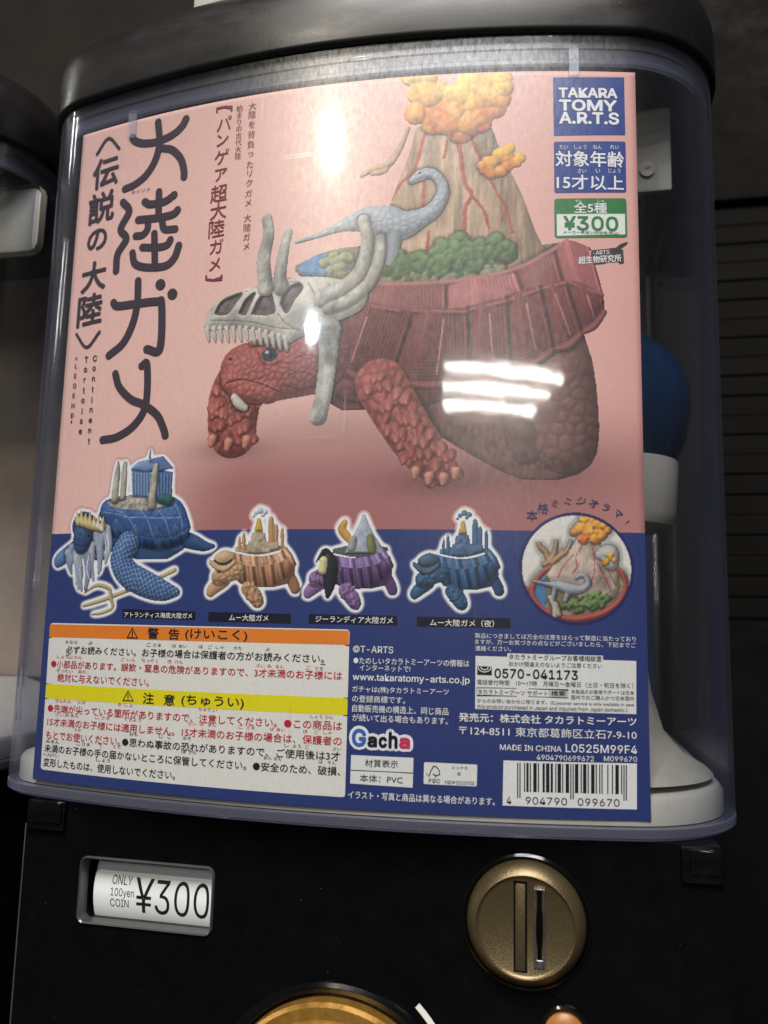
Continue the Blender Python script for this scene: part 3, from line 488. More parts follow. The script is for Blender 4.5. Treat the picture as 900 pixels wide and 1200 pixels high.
PICTURES = {
 'hero': {'step': 0.25,'seed': 3,'box': (-52.72,92.13,94.79,234.60423878798008),'ops': [('rows',[(216.77,29.73,53.56),(206.58,27.39,57.41),(191.88,22.06,63.89),(180.26,18.67,67.88),(170.28,13.85,72.07),(161.68,13.24,73.34)],{'z': 0.0,'k': 0.55,'col': (176,144,112),'tex': ('ridge',1.3)}),('stroke',[(33.12,215.92),(31.28,208.5),(29.44,201.72),(24.52,196.05),(20.98,190.63)],{'w': 1.12,'col': (182,74,52),'dz': 0.42}),('stroke',[(32.57,197.37),(32.46,187.33)],{'w': 0.9,'col': (182,74,52),'dz': 0.42}),('stroke',[(34.23,179.65),(33.77,173.57)],{'w': 0.9,'col': (182,74,52),'dz': 0.42}),('stroke',[(42.3,215.42),(44.32,205.74),(45.5,196.51),(47.99,192.01),(46.12,187.97),(45.4,177.52)],{'w': 1.34,'col': (182,74,52),'dz': 0.42}),('stroke',[(47.72,191.73),(51.54,186.65),(53.46,180.22)],{'w': 0.9,'col': (182,74,52),'dz': 0.42}),('stroke',[(46.44,215.24),(49.79,206.14),(52.0,201.32)],{'w': 1.12,'col': (182,74,52),'dz': 0.42}),('stroke',[(52.83,198.94),(55.83,192.4),(58.53,187.68),(60.69,178.97)],{'w': 1.01,'col': (182,74,52),'dz': 0.42}),('stroke',[(58.53,187.68),(57.47,183.05)],{'w': 0.67,'col': (182,74,52),'dz': 0.42}),('stroke',[(39.86,211.03),(38.83,205.09)],{'w': 0.67,'col': (182,74,52),'dz': 0.42}),('cluster',[(26.57,235.99),(57.88,234.84),(57.9,226.32),(55.18,220.35),(51.1,216.26),(44.24,214.13),(34.51,216.44),(28.55,220.78),(26.71,228.57)],{'n': 70,'r': (2.52,4.48),'z': 15.68,'c1': (242,200,74),'c2': (230,128,50),'yr': (234.75,216.34)}),('cluster',[(33.07,218.96),(53.83,217.98),(52.48,214.42),(42.88,212.99),(34.53,215.23)],{'n': 26,'r': (1.4,2.24),'z': 16.24,'c1': (226,112,48),'c2': (196,72,44),'yr': (219.56,213.5)}),('cluster',[(50.37,200.78),(53.88,205.42),(57.95,208.59),(63.91,206.71),(64.71,202.85),(60.67,200.54),(53.91,198.91)],{'n': 26,'r': (1.4,2.24),'z': 19.6,'c1': (238,180,48),'c2': (220,110,36),'yr': (208.5,199.0)}),('chain',[(27.22,216.32,0.73),(24.26,208.96,1.16),(20.68,204.1,1.46),(15.88,202.65,1.03),(11.93,200.56,0.88)],{'z': 1.68,'col': (190,146,110)}),('chain',[(20.68,204.1,1.17),(19.32,201.79,1.17),(15.36,200.89,0.73)],{'z': 1.68,'col': (190,146,110)}),('patch',[(-9.84,170.71),(0.0,174.66),(14.29,176.02),(39.21,174.24),(60.69,173.79),(77.13,175.52)],{'bot': [(-9.77,168.93),(6.14,163.09),(23.0,161.62),(44.74,162.33),(63.35,166.35),(77.65,173.81)],'z': -5.04,'zb': -0.56,'bulge': 0.0,'col': (120,120,92),'tex': ('grain',0.6)}),('patch',[(-9.5,169.5),(-4.33,173.22),(1.48,173.96),(6.98,172.97)],{'bot': [(-8.53,167.64),(-2.56,164.84),(3.26,163.56),(8.38,164.11)],'z': -2.8,'zb': 0.0,'bulge': 0.0,'col': (86,128,172),'tex': ('grain',0.5)}),('cluster',[(-0.46,171.15),(4.64,174.31),(8.7,172.86),(9.52,164.04),(1.79,164.53)],{'n': 30,'r': (1.12,1.68),'z': -0.56,'c1': (150,165,110),'c2': (160,150,110),'yr': (175.0,164.67)}),('chain',[(-9.87,179.06,0.6),(-2.54,180.8,1.03),(5.51,183.42,2.06),(12.63,184.97,4.08),(19.72,184.21,5.46),(25.35,182.41,4.87),(31.4,184.45,3.13),(35.76,187.18,2.55),(38.44,191.77,1.99),(38.4,195.61,1.71),(36.7,198.65,1.58),(33.92,199.98,1.72),(31.16,199.23,1.87),(28.68,197.59,1.1)],{'z': 23.52,'col': (156,164,172),'tex': ('skin',0.28)}),('chain',[(16.96,181.73,2.6),(16.0,175.32,2.01),(17.25,170.0,1.71)],{'z': 25.2,'col': (140,150,160)}),('chain',[(23.17,180.18,2.85),(22.75,173.49,1.99),(21.72,169.76,1.71)],{'z': 25.2,'col': (140,150,160)}),('dot',[(31.14,200.13)],{'r': 0.56,'col': (60,60,66)}),('cluster',[(19.56,166.97),(25.53,173.06),(33.8,171.54),(39.18,176.55),(44.58,179.28),(48.92,176.28),(55.35,177.3),(60.69,173.79),(62.55,169.2),(50.06,165.92),(33.93,163.49),(20.19,163.47)],{'n': 170,'r': (1.26,2.24),'z': 26.88,'c1': (112,146,82),'c2': (72,98,60),'yr': (179.53,164.95)}),('cluster',[(14.57,164.92),(25.68,165.53),(44.71,165.46),(60.7,168.64),(60.7,166.93),(44.73,163.18),(25.75,162.07),(16.04,162.53)],{'n': 70,'r': (0.84,1.4),'z': 27.44,'c1': (150,140,104),'c2': (120,120,84),'yr': (169.57,162.6)}),('rows',[(146.07,17.83,82.62),(137.72,18.03,85.12),(129.4,19.88,86.31),(121.12,26.56,86.97),(112.94,37.87,87.12),(107.56,46.56,86.29),(103.56,53.57,84.2),(100.89,58.72,80.62),(99.02,63.83,74.76)],{'z': -12.6,'k': 0.16,'col': (112,70,66),'tex': ('rock',1.1)}),('chain',[(74.98,131.85,10.6),(76.69,118.31,9.93),(76.63,110.27,9.14)],{'z': -11.76,'col': (120,78,73),'tex': ('hide',0.35)}),('chain',[(60.74,123.56,7.99),(63.84,114.12,7.09),(65.37,108.78,6.27)],{'z': -13.44,'col': (106,66,62),'tex': ('rock',0.8)}),('rows',[(147.99,-4.89,50.19),(135.32,-6.73,50.27),(126.27,-0.64,46.4),(121.24,7.41,29.25)],{'z': -2.8,'k': 0.3,'col': (138,68,66),'tex': ('rock',0.8)}),('patch',[(-12.04,166.15),(11.81,163.04),(28.5,161.96),(44.73,162.61),(60.7,165.8),(71.29,171.19),(77.67,176.1),(85.04,173.93)],{'bot': [(-12.94,159.15),(9.15,157.12),(25.92,153.49),(39.47,153.09),(52.78,155.68),(66.51,160.12),(78.61,162.46),(88.78,158.42)],'z': 28.0,'zb': 31.36,'bulge': 1.12,'col': (146,78,77),'tex': ('plates',[(14.51,11.69),(40.39,40.39),(61.76,63.88),(73.9,76.53)],0.7)}),('patch',[(-12.94,159.15),(9.15,157.12),(25.92,153.49),(39.47,153.09),(52.78,155.68),(66.51,160.12),(78.61,162.46),(88.78,158.42)],{'bot': [(-13.42,142.27),(7.07,132.69),(21.53,128.88),(39.78,128.55),(55.52,131.46),(71.14,138.12),(82.62,145.18),(89.22,152.55)],'z': 31.08,'zb': 27.44,'bulge': 3.92,'col': (122,58,57),'tex': ('plates',[(6.32,2.02),(29.96,22.56),(47.2,48.0),(59.13,60.71),(69.64,73.84),(77.5,82.47)],1.25)}),('chain',[(8.15,134.06,0.9),(15.32,130.73,1.11),(22.32,129.97,0.82)],{'z': 32.48,'col': (134,64,62)}),('chain',[(23.95,129.93,0.88),(35.66,128.6,1.08),(47.15,129.85,0.81)],{'z': 32.48,'col': (134,64,62)}),('chain',[(48.72,130.67,0.86),(53.96,130.64,1.07),(59.17,133.11,0.8)],{'z': 32.48,'col': (134,64,62)}),('chain',[(60.73,133.94,0.86),(66.71,135.33,1.07),(72.7,139.24,0.8)],{'z': 32.48,'col': (134,64,62)}),('chain',[(74.26,140.36,0.86),(77.91,141.37,1.06),(81.57,144.89,0.81)],{'z': 32.48,'col': (134,64,62)}),('chain',[(82.89,146.02,0.86),(86.03,148.02,1.08),(89.22,152.55,0.81)],{'z': 32.48,'col': (134,64,62)}),('chain',[(10.29,156.77,0.63),(18.17,154.95,0.73),(25.93,153.21,0.61)],{'z': 34.72,'col': (150,82,78)}),('chain',[(30.29,153.06,0.61),(38.54,152.69,0.72),(46.7,152.38,0.6)],{'z': 34.72,'col': (150,82,78)}),('chain',[(48.02,153.21,0.6),(53.32,154.4,0.71),(58.6,155.63,0.6)],{'z': 34.72,'col': (150,82,78)}),('chain',[(59.92,156.18,0.6),(64.53,157.86,0.71),(69.13,159.56,0.6)],{'z': 34.72,'col': (150,82,78)}),('chain',[(70.71,160.13,0.6),(74.0,161.0,0.71),(77.29,161.88,0.6)],{'z': 34.72,'col': (150,82,78)}),('chain',[(78.6,161.89,0.6),(83.56,160.0,0.71),(88.52,158.14,0.6)],{'z': 34.72,'col': (150,82,78)}),('stroke',[(14.92,151.66),(10.3,137.08)],{'w': 0.5,'col': (196,128,118),'dz': 0.11}),('stroke',[(39.51,150.27),(37.6,132.44)],{'w': 0.5,'col': (196,128,118),'dz': 0.11}),('stroke',[(53.86,151.73),(54.99,134.49)],{'w': 0.5,'col': (196,128,118),'dz': 0.11}),('stroke',[(65.18,155.05),(68.02,140.02)],{'w': 0.5,'col': (196,128,118),'dz': 0.11}),('stroke',[(74.11,158.18),(78.46,145.11)],{'w': 0.5,'col': (196,128,118),'dz': 0.11}),('stroke',[(83.8,158.04),(85.81,150.8)],{'w': 0.5,'col': (196,128,118),'dz': 0.11}),('chain',[(-12.04,166.15),(0.37,163.75),(11.81,163.19),(28.49,162.11),(44.73,162.75),(60.7,165.94),(71.29,171.34),(77.66,175.82)],{'z': 29.12,'r': 0.9,'col': (170,100,96)}),('chain',[(6.68,145.47,13.68),(12.57,135.31,11.2)],{'z': 19.6,'col': (142,78,74),'tex': ('hide',0.4)}),('chain',[(19.88,129.48,8.29),(26.07,118.85,7.87),(32.65,108.98,7.22),(38.53,102.5,5.83)],{'z': 34.16,'col': (166,82,74),'tex': ('hide',0.7)}),('spikes',[(15.97,132.39),(24.15,133.27),(31.92,120.96),(42.66,107.33),(45.33,99.85),(36.25,97.7),(28.24,103.34),(21.32,114.27),(15.63,124.04)],{'n': 60,'r': (1.26,1.96),'z': 42.0,'ln': 3.08,'c1': (194,104,92),'c2': (158,74,66),'yr': (132.39,98.03)}),('chain',[(31.45,101.45,1.46),(31.23,99.3,0.8)],{'z': 45.36,'col': (198,130,112)}),('chain',[(35.69,99.83,1.45),(35.46,97.7,0.79)],{'z': 45.36,'col': (198,130,112)}),('chain',[(40.14,99.57,1.45),(39.9,97.44,0.79)],{'z': 45.36,'col': (198,130,112)}),('chain',[(43.76,101.44,1.44),(43.52,99.31,0.79)],{'z': 45.36,'col': (198,130,112)}),('chain',[(-25.19,137.22,8.4),(-28.99,127.6,9.56),(-29.73,118.43,8.89),(-29.24,114.98,8.3)],{'z': 5.6,'col': (168,86,76),'tex': ('hide',0.7)}),('spikes',[(-33.87,137.81),(-22.15,137.02),(-20.1,125.39),(-20.92,111.24),(-37.74,111.93),(-38.9,126.45)],{'n': 50,'r': (1.26,2.1),'z': 14.0,'ln': 3.08,'c1': (202,114,96),'c2': (164,78,68),'yr': (140.76,110.27)}),('chain',[(-36.58,113.6,1.5),(-37.08,111.33,0.9)],{'z': 18.48,'col': (206,130,104)}),('chain',[(-30.63,112.19,1.48),(-31.12,109.93,0.89)],{'z': 18.48,'col': (206,130,104)}),('chain',[(-24.28,112.78,1.47),(-24.77,110.53,0.88)],{'z': 18.48,'col': (206,130,104)}),('chain',[(-26.7,136.73,8.4),(-22.06,135.28,10.67),(-13.17,136.49,11.07),(-3.1,139.39,12.65)],{'z': 31.36,'col': (166,86,78),'tex': ('skin',0.45)}),('chain',[(-30.19,132.89,4.22),(-24.85,130.24,5.06),(-17.29,129.25,4.97)],{'z': 37.52,'col': (172,90,80),'tex': ('skin',0.4)}),('stroke',[(-32.32,132.15),(-27.12,132.98),(-21.9,131.8),(-17.63,130.13),(-14.0,128.23)],{'w': 0.5,'col': (90,40,40),'dz': -0.84}),('stroke',[(-21.76,141.64),(-20.11,138.63),(-17.06,137.29),(-13.27,138.79)],{'w': 0.67,'col': (140,54,48),'dz': 0.28}),('dot',[(-17.51,140.78)],{'r': 2.8,'col': (46,54,64)}),('dot',[(-16.6,140.44)],{'r': 1.26,'col': (24,26,32)}),('dot',[(-18.45,141.72)],{'r': 0.73,'col': (160,172,178)}),('dot',[(-31.51,140.28)],{'r': 0.62,'col': (60,26,28)}),('chain',[(-29.26,127.03,1.34),(-27.62,124.92,1.64),(-25.42,123.37,1.18)],{'z': 44.24,'col': (200,192,172)}),('chain',[(-23.76,145.29,1.2),(-18.94,145.82,1.48),(-13.49,144.01,1.47)],{'z': 40.88,'col': (176,84,74),'tex': ('rock',0.6)}),('stroke',[(-10.7,133.49),(-6.66,134.43),(-2.58,133.1)],{'w': 0.45,'col': (120,58,54),'dz': -0.42}),('stroke',[(-11.44,130.1),(-6.44,128.73),(-1.31,129.64)],{'w': 0.45,'col': (120,58,54),'dz': -0.42}),('stroke',[(-8.88,139.12),(-4.56,140.03),(0.66,138.63)],{'w': 0.45,'col': (120,58,54),'dz': -0.42}),('poly',[(-42.02,152.14),(-41.62,156.31),(-38.92,159.96),(-34.92,162.57),(-26.54,164.46),(-17.42,165.72),(-8.5,166.76),(3.19,165.61),(14.1,161.47),(13.16,154.61),(4.25,150.47),(-7.69,145.96),(-11.15,144.44),(-17.23,147.74),(-25.85,150.44),(-34.59,150.87),(-39.03,150.67)],{'z': 44.24,'dome': 4.48,'col': (192,186,170),'tex': ('rock',0.9)}),('stroke',[(-39.89,154.34),(-32.22,153.64),(-24.1,152.36),(-16.13,150.0),(-9.27,148.96)],{'w': 0.45,'col': (150,140,122),'dz': -0.34}),('stroke',[(-23.47,164.77),(-17.99,164.88),(-8.44,165.28)],{'w': 0.45,'col': (150,140,122),'dz': -0.34}),('stroke',[(-15.13,154.61),(-12.0,150.88),(-7.2,148.25)],{'w': 0.45,'col': (150,140,122),'dz': -0.34}),('stroke',[(-4.88,164.42),(-2.35,158.97),(-3.29,152.64)],{'w': 0.45,'col': (150,140,122),'dz': -0.34}),('stroke',[(1.81,163.95),(5.12,159.08),(4.14,153.93)],{'w': 0.45,'col': (150,140,122),'dz': -0.34}),('stroke',[(-34.55,161.63),(-32.07,162.59),(-26.5,163.56)],{'w': 0.45,'col': (150,140,122),'dz': -0.34}),('hole',[(-38.41,156.6),(-36.99,159.77),(-34.55,161.63),(-28.03,163.1),(-30.34,159.43),(-32.98,156.09),(-36.13,155.78)],{'z': 3.92,'col': (104,88,86)}),('hole',[(-29.52,155.78),(-27.27,160.34),(-24.3,162.76),(-23.34,162.08),(-25.29,157.79),(-26.69,154.94)],{'z': 3.92,'col': (104,88,86)}),('hole',[(-24.85,155.08),(-22.35,160.5),(-18.56,164.04),(-16.84,159.45),(-16.06,155.27),(-19.33,154.34)],{'z': 3.92,'col': (104,88,86)}),('hole',[(-14.69,158.1),(-13.09,162.69),(-8.43,164.98),(-6.58,162.78),(-9.37,158.88),(-12.15,154.39)],{'z': 3.92,'col': (104,88,86)}),('chain',[(-40.68,151.41,1.07),(-40.04,148.67,0.87),(-39.61,146.84,0.44)],{'z': 46.48,'col': (196,190,174)}),('chain',[(-38.23,151.19,1.05),(-37.6,148.45,0.87),(-37.17,146.63,0.43)],{'z': 46.48,'col': (196,190,174)}),('chain',[(-35.8,150.97,1.05),(-35.17,148.24,0.86),(-34.76,146.43,0.43)],{'z': 46.48,'col': (196,190,174)}),('chain',[(-33.39,150.77,1.04),(-32.77,148.04,0.86),(-32.36,146.24,0.43)],{'z': 46.48,'col': (196,190,174)}),('chain',[(-31.0,150.56,1.04),(-30.39,147.85,0.85),(-29.98,146.05,0.42)],{'z': 46.48,'col': (196,190,174)}),('chain',[(-28.62,150.37,1.03),(-28.02,147.66,0.85),(-27.62,145.87,0.42)],{'z': 46.48,'col': (196,190,174)}),('chain',[(-26.27,150.18,1.03),(-25.67,147.48,0.84),(-25.28,145.69,0.42)],{'z': 46.48,'col': (196,190,174)}),('chain',[(-23.9,149.49,1.02),(-23.31,146.81,0.84),(-22.92,145.02,0.42)],{'z': 46.48,'col': (196,190,174)}),('chain',[(-21.56,148.81,1.02),(-20.98,146.14,0.84),(-20.59,144.36,0.42)],{'z': 46.48,'col': (196,190,174)}),('chain',[(-19.23,148.15,1.01),(-18.65,145.48,0.83),(-18.27,143.71,0.42)],{'z': 46.48,'col': (196,190,174)}),('chain',[(-16.92,147.49,1.01),(-16.35,144.83,0.83),(-15.97,143.06,0.41)],{'z': 46.48,'col': (196,190,174)}),('chain',[(-14.62,146.84,1.01),(-14.06,144.19,0.82),(-13.69,142.43,0.41)],{'z': 46.48,'col': (196,190,174)}),('chain',[(-12.34,146.19,1.0),(-11.79,143.55,0.82),(-11.42,141.8,0.41)],{'z': 46.48,'col': (196,190,174)}),('chain',[(-20.58,188.62,2.01),(-19.7,182.74,2.14),(-21.14,173.84,2.59),(-19.76,163.84,2.71)],{'z': 49.84,'col': (176,172,160),'tex': ('rock',1.5)}),('chain',[(-12.73,182.94,1.66),(-13.99,177.05,1.96),(-15.08,167.3,2.4),(-14.31,163.38,2.39)],{'z': 49.84,'col': (176,172,160),'tex': ('rock',1.5)}),('chain',[(12.92,184.95,1.88),(14.26,176.9,2.02),(12.52,167.94,2.29),(7.3,162.43,2.6),(-0.04,158.82,2.89)],{'z': 49.84,'col': (176,172,160),'tex': ('rock',1.5)}),('chain',[(18.74,178.09,1.58),(18.34,171.1,1.86),(15.18,163.15,1.99),(8.57,157.72,2.15),(2.37,155.77,2.31)],{'z': 49.84,'col': (176,172,160),'tex': ('rock',1.5)}),('chain',[(2.61,148.54,3.74),(2.41,137.13,2.99),(1.35,126.72,2.81),(-0.1,119.49,3.09)],{'z': 49.84,'col': (176,172,160),'tex': ('rock',1.5)})]},
 'mu': {'step': 0.22,'seed': 5,'halo': 1.3,'box': (-39.38,56.74,-3.14,92.09),'ops': [('patch',[(-26.39,77.75),(-19.38,78.81),(-9.28,77.97)],{'bot': [(-26.32,76.38),(-18.34,75.28),(-9.25,77.16)],'z': 0.56,'zb': 1.41,'bulge': 0.0,'col': (176,160,130),'tex': ('grain',0.7)}),('chain',[(-24.88,77.2,0.62),(-25.02,79.93,0.56),(-25.09,81.3,0.22)],{'z': 1.13,'col': (188,140,88)}),('chain',[(-23.39,76.92,0.74),(-23.59,81.02,0.67),(-23.66,82.39,0.26)],{'z': 1.13,'col': (188,140,88)}),('chain',[(-14.13,77.98,1.11),(-14.48,85.86,1.01),(-14.54,87.22,0.39)],{'z': 1.13,'col': (188,140,88)}),('chain',[(-12.41,77.98,0.83),(-12.66,83.66,0.76),(-12.71,85.02,0.29)],{'z': 1.13,'col': (188,140,88)}),('chain',[(-10.41,77.97,0.72),(-10.61,82.57,0.65),(-10.66,83.92,0.25)],{'z': 1.13,'col': (188,140,88)}),('poly',[(-22.05,79.64),(-15.06,79.61),(-14.32,75.82),(-22.45,75.83)],{'z': 3.39,'dome': 0.42,'col': (176,160,130),'tex': ('grain',0.7)}),('poly',[(-21.01,82.36),(-16.34,82.33),(-15.62,79.07),(-21.44,79.09)],{'z': 3.39,'dome': 0.42,'col': (176,160,130),'tex': ('grain',0.7)}),('poly',[(-19.94,84.54),(-17.61,84.52),(-16.9,81.79),(-20.4,81.81)],{'z': 3.39,'dome': 0.42,'col': (176,160,130),'tex': ('grain',0.7)}),('poly',[(-19.47,87.01),(-18.01,86.99),(-16.95,82.88),(-19.86,82.9)],{'z': 4.52,'dome': 0.56,'col': (206,164,56)}),('chain',[(-19.84,88.66,0.85),(-19.7,88.66,0.85)],{'z': 3.95,'col': (190,196,200)}),('chain',[(-18.42,89.46,1.14),(-18.27,89.46,1.14)],{'z': 3.95,'col': (190,196,200)}),('chain',[(-16.64,88.89,0.96),(-16.5,88.89,0.96)],{'z': 3.95,'col': (190,196,200)}),('chain',[(-20.67,87.57,0.57),(-20.53,87.57,0.57)],{'z': 3.95,'col': (190,196,200)}),('chain',[(-17.47,87.8,0.68),(-17.32,87.8,0.68)],{'z': 3.95,'col': (190,196,200)}),('poly',[(-15.32,78.79),(-11.61,79.32),(-11.23,77.17),(-14.92,76.36)],{'z': 3.95,'dome': 0.28,'col': (176,160,130)}),('chain',[(-8.08,69.41,1.92),(-6.27,66.23,1.91),(-5.65,64.65,1.76)],{'z': 0.0,'col': (160,110,80),'tex': ('rock',0.5)}),('chain',[(-30.0,67.12,2.55),(-33.46,64.38,2.15),(-34.31,63.28,1.72)],{'z': 1.13,'col': (196,150,106)}),('rows',[(73.68,-27.37,-6.0),(69.36,-27.73,-5.83),(66.14,-24.61,-7.95),(65.06,-21.04,-12.42)],{'z': 1.13,'k': 0.3,'col': (160,110,80),'tex': ('rock',0.6)}),('patch',[(-28.11,76.39),(-23.6,75.29),(-17.73,74.74),(-12.03,75.82),(-8.98,77.7)],{'bot': [(-28.56,73.66),(-23.44,72.03),(-17.58,71.5),(-11.05,72.86),(-6.91,75.29)],'z': 2.82,'zb': 4.24,'bulge': 0.56,'col': (186,140,104),'tex': ('plates',[(-24.46,-23.87),(-19.18,-18.6),(-13.99,-12.84),(-10.56,-9.14)],0.22)}),('patch',[(-28.56,73.66),(-23.44,72.03),(-17.58,71.5),(-11.05,72.86),(-6.91,75.29)],{'bot': [(-26.52,68.76),(-22.26,66.09),(-16.42,65.07),(-10.25,67.26),(-5.38,72.09)],'z': 4.24,'zb': 3.39,'bulge': 1.69,'col': (160,110,80),'tex': ('plates',[(-26.07,-25.18),(-23.12,-22.24),(-19.9,-18.74),(-16.71,-15.28),(-13.56,-12.42),(-10.71,-9.29)],0.32)}),('chain',[(-21.6,64.48,2.24),(-19.17,62.37,2.65),(-17.93,60.51,2.22)],{'z': 6.21,'col': (196,150,106),'tex': ('skin',0.6)}),('spikes',[(-23.43,66.08),(-19.38,66.65),(-16.29,62.4),(-16.7,58.67),(-19.6,59.16),(-22.66,62.32)],{'n': 34,'r': (0.45,0.73),'z': 8.47,'ln': 0.42,'c1': (225,172,121),'c2': (160,110,80),'yr': (66.08,58.57)}),('chain',[(-26.31,70.39,3.42),(-30.09,68.75,2.85),(-31.87,68.2,2.59)],{'z': 4.52,'col': (196,150,106),'tex': ('skin',0.5)}),('stroke',[(-34.22,67.1),(-31.81,67.11),(-29.35,66.04)],{'w': 0.25,'col': (70,45,40),'dz': -0.28}),('dot',[(-31.66,69.83)],{'r': 0.54,'col': (30,26,30)}),('patch',[(-35.53,73.94),(-33.35,73.12),(-30.27,72.02),(-26.48,73.66)],{'bot': [(-35.44,72.3),(-33.21,70.65),(-29.57,70.11),(-26.12,72.57)],'z': 7.63,'zb': 8.47,'bulge': 0.42,'col': (200,160,118)}),('chain',[(-31.88,73.94,2.01),(-29.81,74.48,2.44),(-28.59,74.2,2.15)],{'z': 6.78,'col': (200,160,118)}),('stroke',[(-34.31,73.94),(-32.11,72.57),(-29.69,72.29),(-27.37,73.66)],{'w': 0.85,'col': (70,52,50),'dz': 0.14})]},
 'mun': {'step': 0.22,'seed': 7,'halo': 1.3,'box': (28.22,56.39,59.81,90.99),'ops': [('patch',[(39.13,77.18),(45.28,78.29),(54.21,77.63)],{'bot': [(39.14,75.88),(46.08,74.93),(54.21,76.86)],'z': 0.52,'zb': 1.29,'bulge': 0.0,'col': (72,104,140),'tex': ('grain',0.7)}),('chain',[(40.42,76.67,0.57),(40.39,79.27,0.51),(40.37,80.58,0.2)],{'z': 1.03,'col': (66,100,140)}),('chain',[(41.71,76.43,0.67),(41.66,80.33,0.61),(41.65,81.63,0.24)],{'z': 1.03,'col': (66,100,140)}),('chain',[(49.88,77.57,1.03),(49.83,85.12,0.93),(49.82,86.42,0.36)],{'z': 1.03,'col': (66,100,140)}),('chain',[(51.41,77.59,0.77),(51.38,83.05,0.7),(51.37,84.35,0.27)],{'z': 1.03,'col': (66,100,140)}),('chain',[(53.19,77.62,0.67),(53.17,82.03,0.6),(53.16,83.33,0.23)],{'z': 1.03,'col': (66,100,140)}),('poly',[(42.97,79.04),(49.11,79.12),(49.64,75.5),(42.49,75.4)],{'z': 3.1,'dome': 0.39,'col': (72,104,140),'tex': ('grain',0.7)}),('poly',[(43.96,81.66),(48.07,81.7),(48.6,78.59),(43.48,78.53)],{'z': 3.1,'dome': 0.39,'col': (72,104,140),'tex': ('grain',0.7)}),('poly',[(44.97,83.76),(47.02,83.78),(47.56,81.18),(44.48,81.14)],{'z': 3.1,'dome': 0.39,'col': (72,104,140),'tex': ('grain',0.7)}),('poly',[(45.46,86.12),(46.75,86.13),(47.55,82.22),(44.99,82.19)],{'z': 4.14,'dome': 0.52,'col': (206,160,70)}),('chain',[(45.19,87.69,0.78),(45.32,87.69,0.78)],{'z': 3.62,'col': (90,120,140)}),('chain',[(46.47,88.49,1.04),(46.6,88.49,1.04)],{'z': 3.62,'col': (90,120,140)}),('chain',[(48.02,87.98,0.88),(48.14,87.98,0.88)],{'z': 3.62,'col': (90,120,140)}),('chain',[(44.43,86.63,0.52),(44.56,86.63,0.52)],{'z': 3.62,'col': (90,120,140)}),('chain',[(47.25,86.92,0.62),(47.38,86.92,0.62)],{'z': 3.62,'col': (90,120,140)}),('poly',[(48.86,78.34),(52.17,78.9),(52.43,76.83),(49.13,76.01)],{'z': 3.62,'dome': 0.26,'col': (72,104,140)}),('chain',[(55.0,69.41,1.78),(56.53,66.37,1.78),(57.03,64.85,1.65)],{'z': 0.0,'col': (40,74,112),'tex': ('rock',0.5)}),('chain',[(35.66,67.03,2.33),(32.61,64.41,1.94),(31.85,63.36,1.54)],{'z': 1.03,'col': (52,92,132)}),('rows',[(73.41,38.15,57.01),(69.28,37.69,57.02),(66.21,40.3,55.01),(65.17,43.37,50.98)],{'z': 1.03,'k': 0.3,'col': (40,74,112),'tex': ('rock',0.6)}),('patch',[(37.6,75.86),(41.47,74.87),(46.6,74.42),(51.68,75.53),(54.46,77.38)],{'bot': [(37.12,73.25),(41.51,71.76),(46.62,71.32),(52.46,72.7),(56.24,75.08)],'z': 2.59,'zb': 3.88,'bulge': 0.52,'col': (62,98,136),'tex': ('plates',[(40.71,41.22),(45.32,45.83),(49.91,50.92),(52.95,54.22)],0.22)}),('patch',[(37.12,73.25),(41.51,71.76),(46.62,71.32),(52.46,72.7),(56.24,75.08)],{'bot': [(38.73,68.62),(42.34,66.11),(47.44,65.18),(52.99,67.32),(57.52,72.02)],'z': 3.88,'zb': 3.1,'bulge': 1.55,'col': (40,74,112),'tex': ('plates',[(39.21,39.98),(41.77,42.54),(44.58,45.6),(47.39,48.66),(50.18,51.2),(52.72,53.98)],0.32)}),('chain',[(42.87,64.58,2.04),(44.93,62.57,2.41),(45.96,60.81,2.03)],{'z': 5.69,'col': (52,92,132),'tex': ('skin',0.6)}),('spikes',[(41.32,66.09),(44.88,66.67),(47.46,62.62),(46.99,59.05),(44.45,59.51),(41.87,62.52)],{'n': 34,'r': (0.41,0.67),'z': 7.76,'ln': 0.39,'c1': (59,105,151),'c2': (40,74,112),'yr': (66.09,58.94)}),('chain',[(38.96,70.17,3.09),(35.64,68.58,2.59),(34.1,68.04,2.33)],{'z': 4.14,'col': (52,92,132),'tex': ('skin',0.5)}),('stroke',[(32.05,66.97),(34.12,67.01),(36.19,66.01)],{'w': 0.23,'col': (70,45,40),'dz': -0.26}),('dot',[(34.33,69.59)],{'r': 0.49,'col': (30,26,30)}),('patch',[(31.16,73.44),(32.99,72.68),(35.59,71.68),(38.92,73.28)],{'bot': [(31.19,71.88),(33.03,70.35),(36.14,69.88),(39.19,72.25)],'z': 6.99,'zb': 7.76,'bulge': 0.39,'col': (66,92,118)}),('chain',[(34.27,73.48,1.82),(36.07,74.02,2.2),(37.11,73.77,1.94)],{'z': 6.21,'col': (66,92,118)}),('stroke',[(32.2,73.45),(34.03,72.18),(36.11,71.95),(38.15,73.27)],{'w': 0.78,'col': (44,60,80),'dz': 0.13})]},
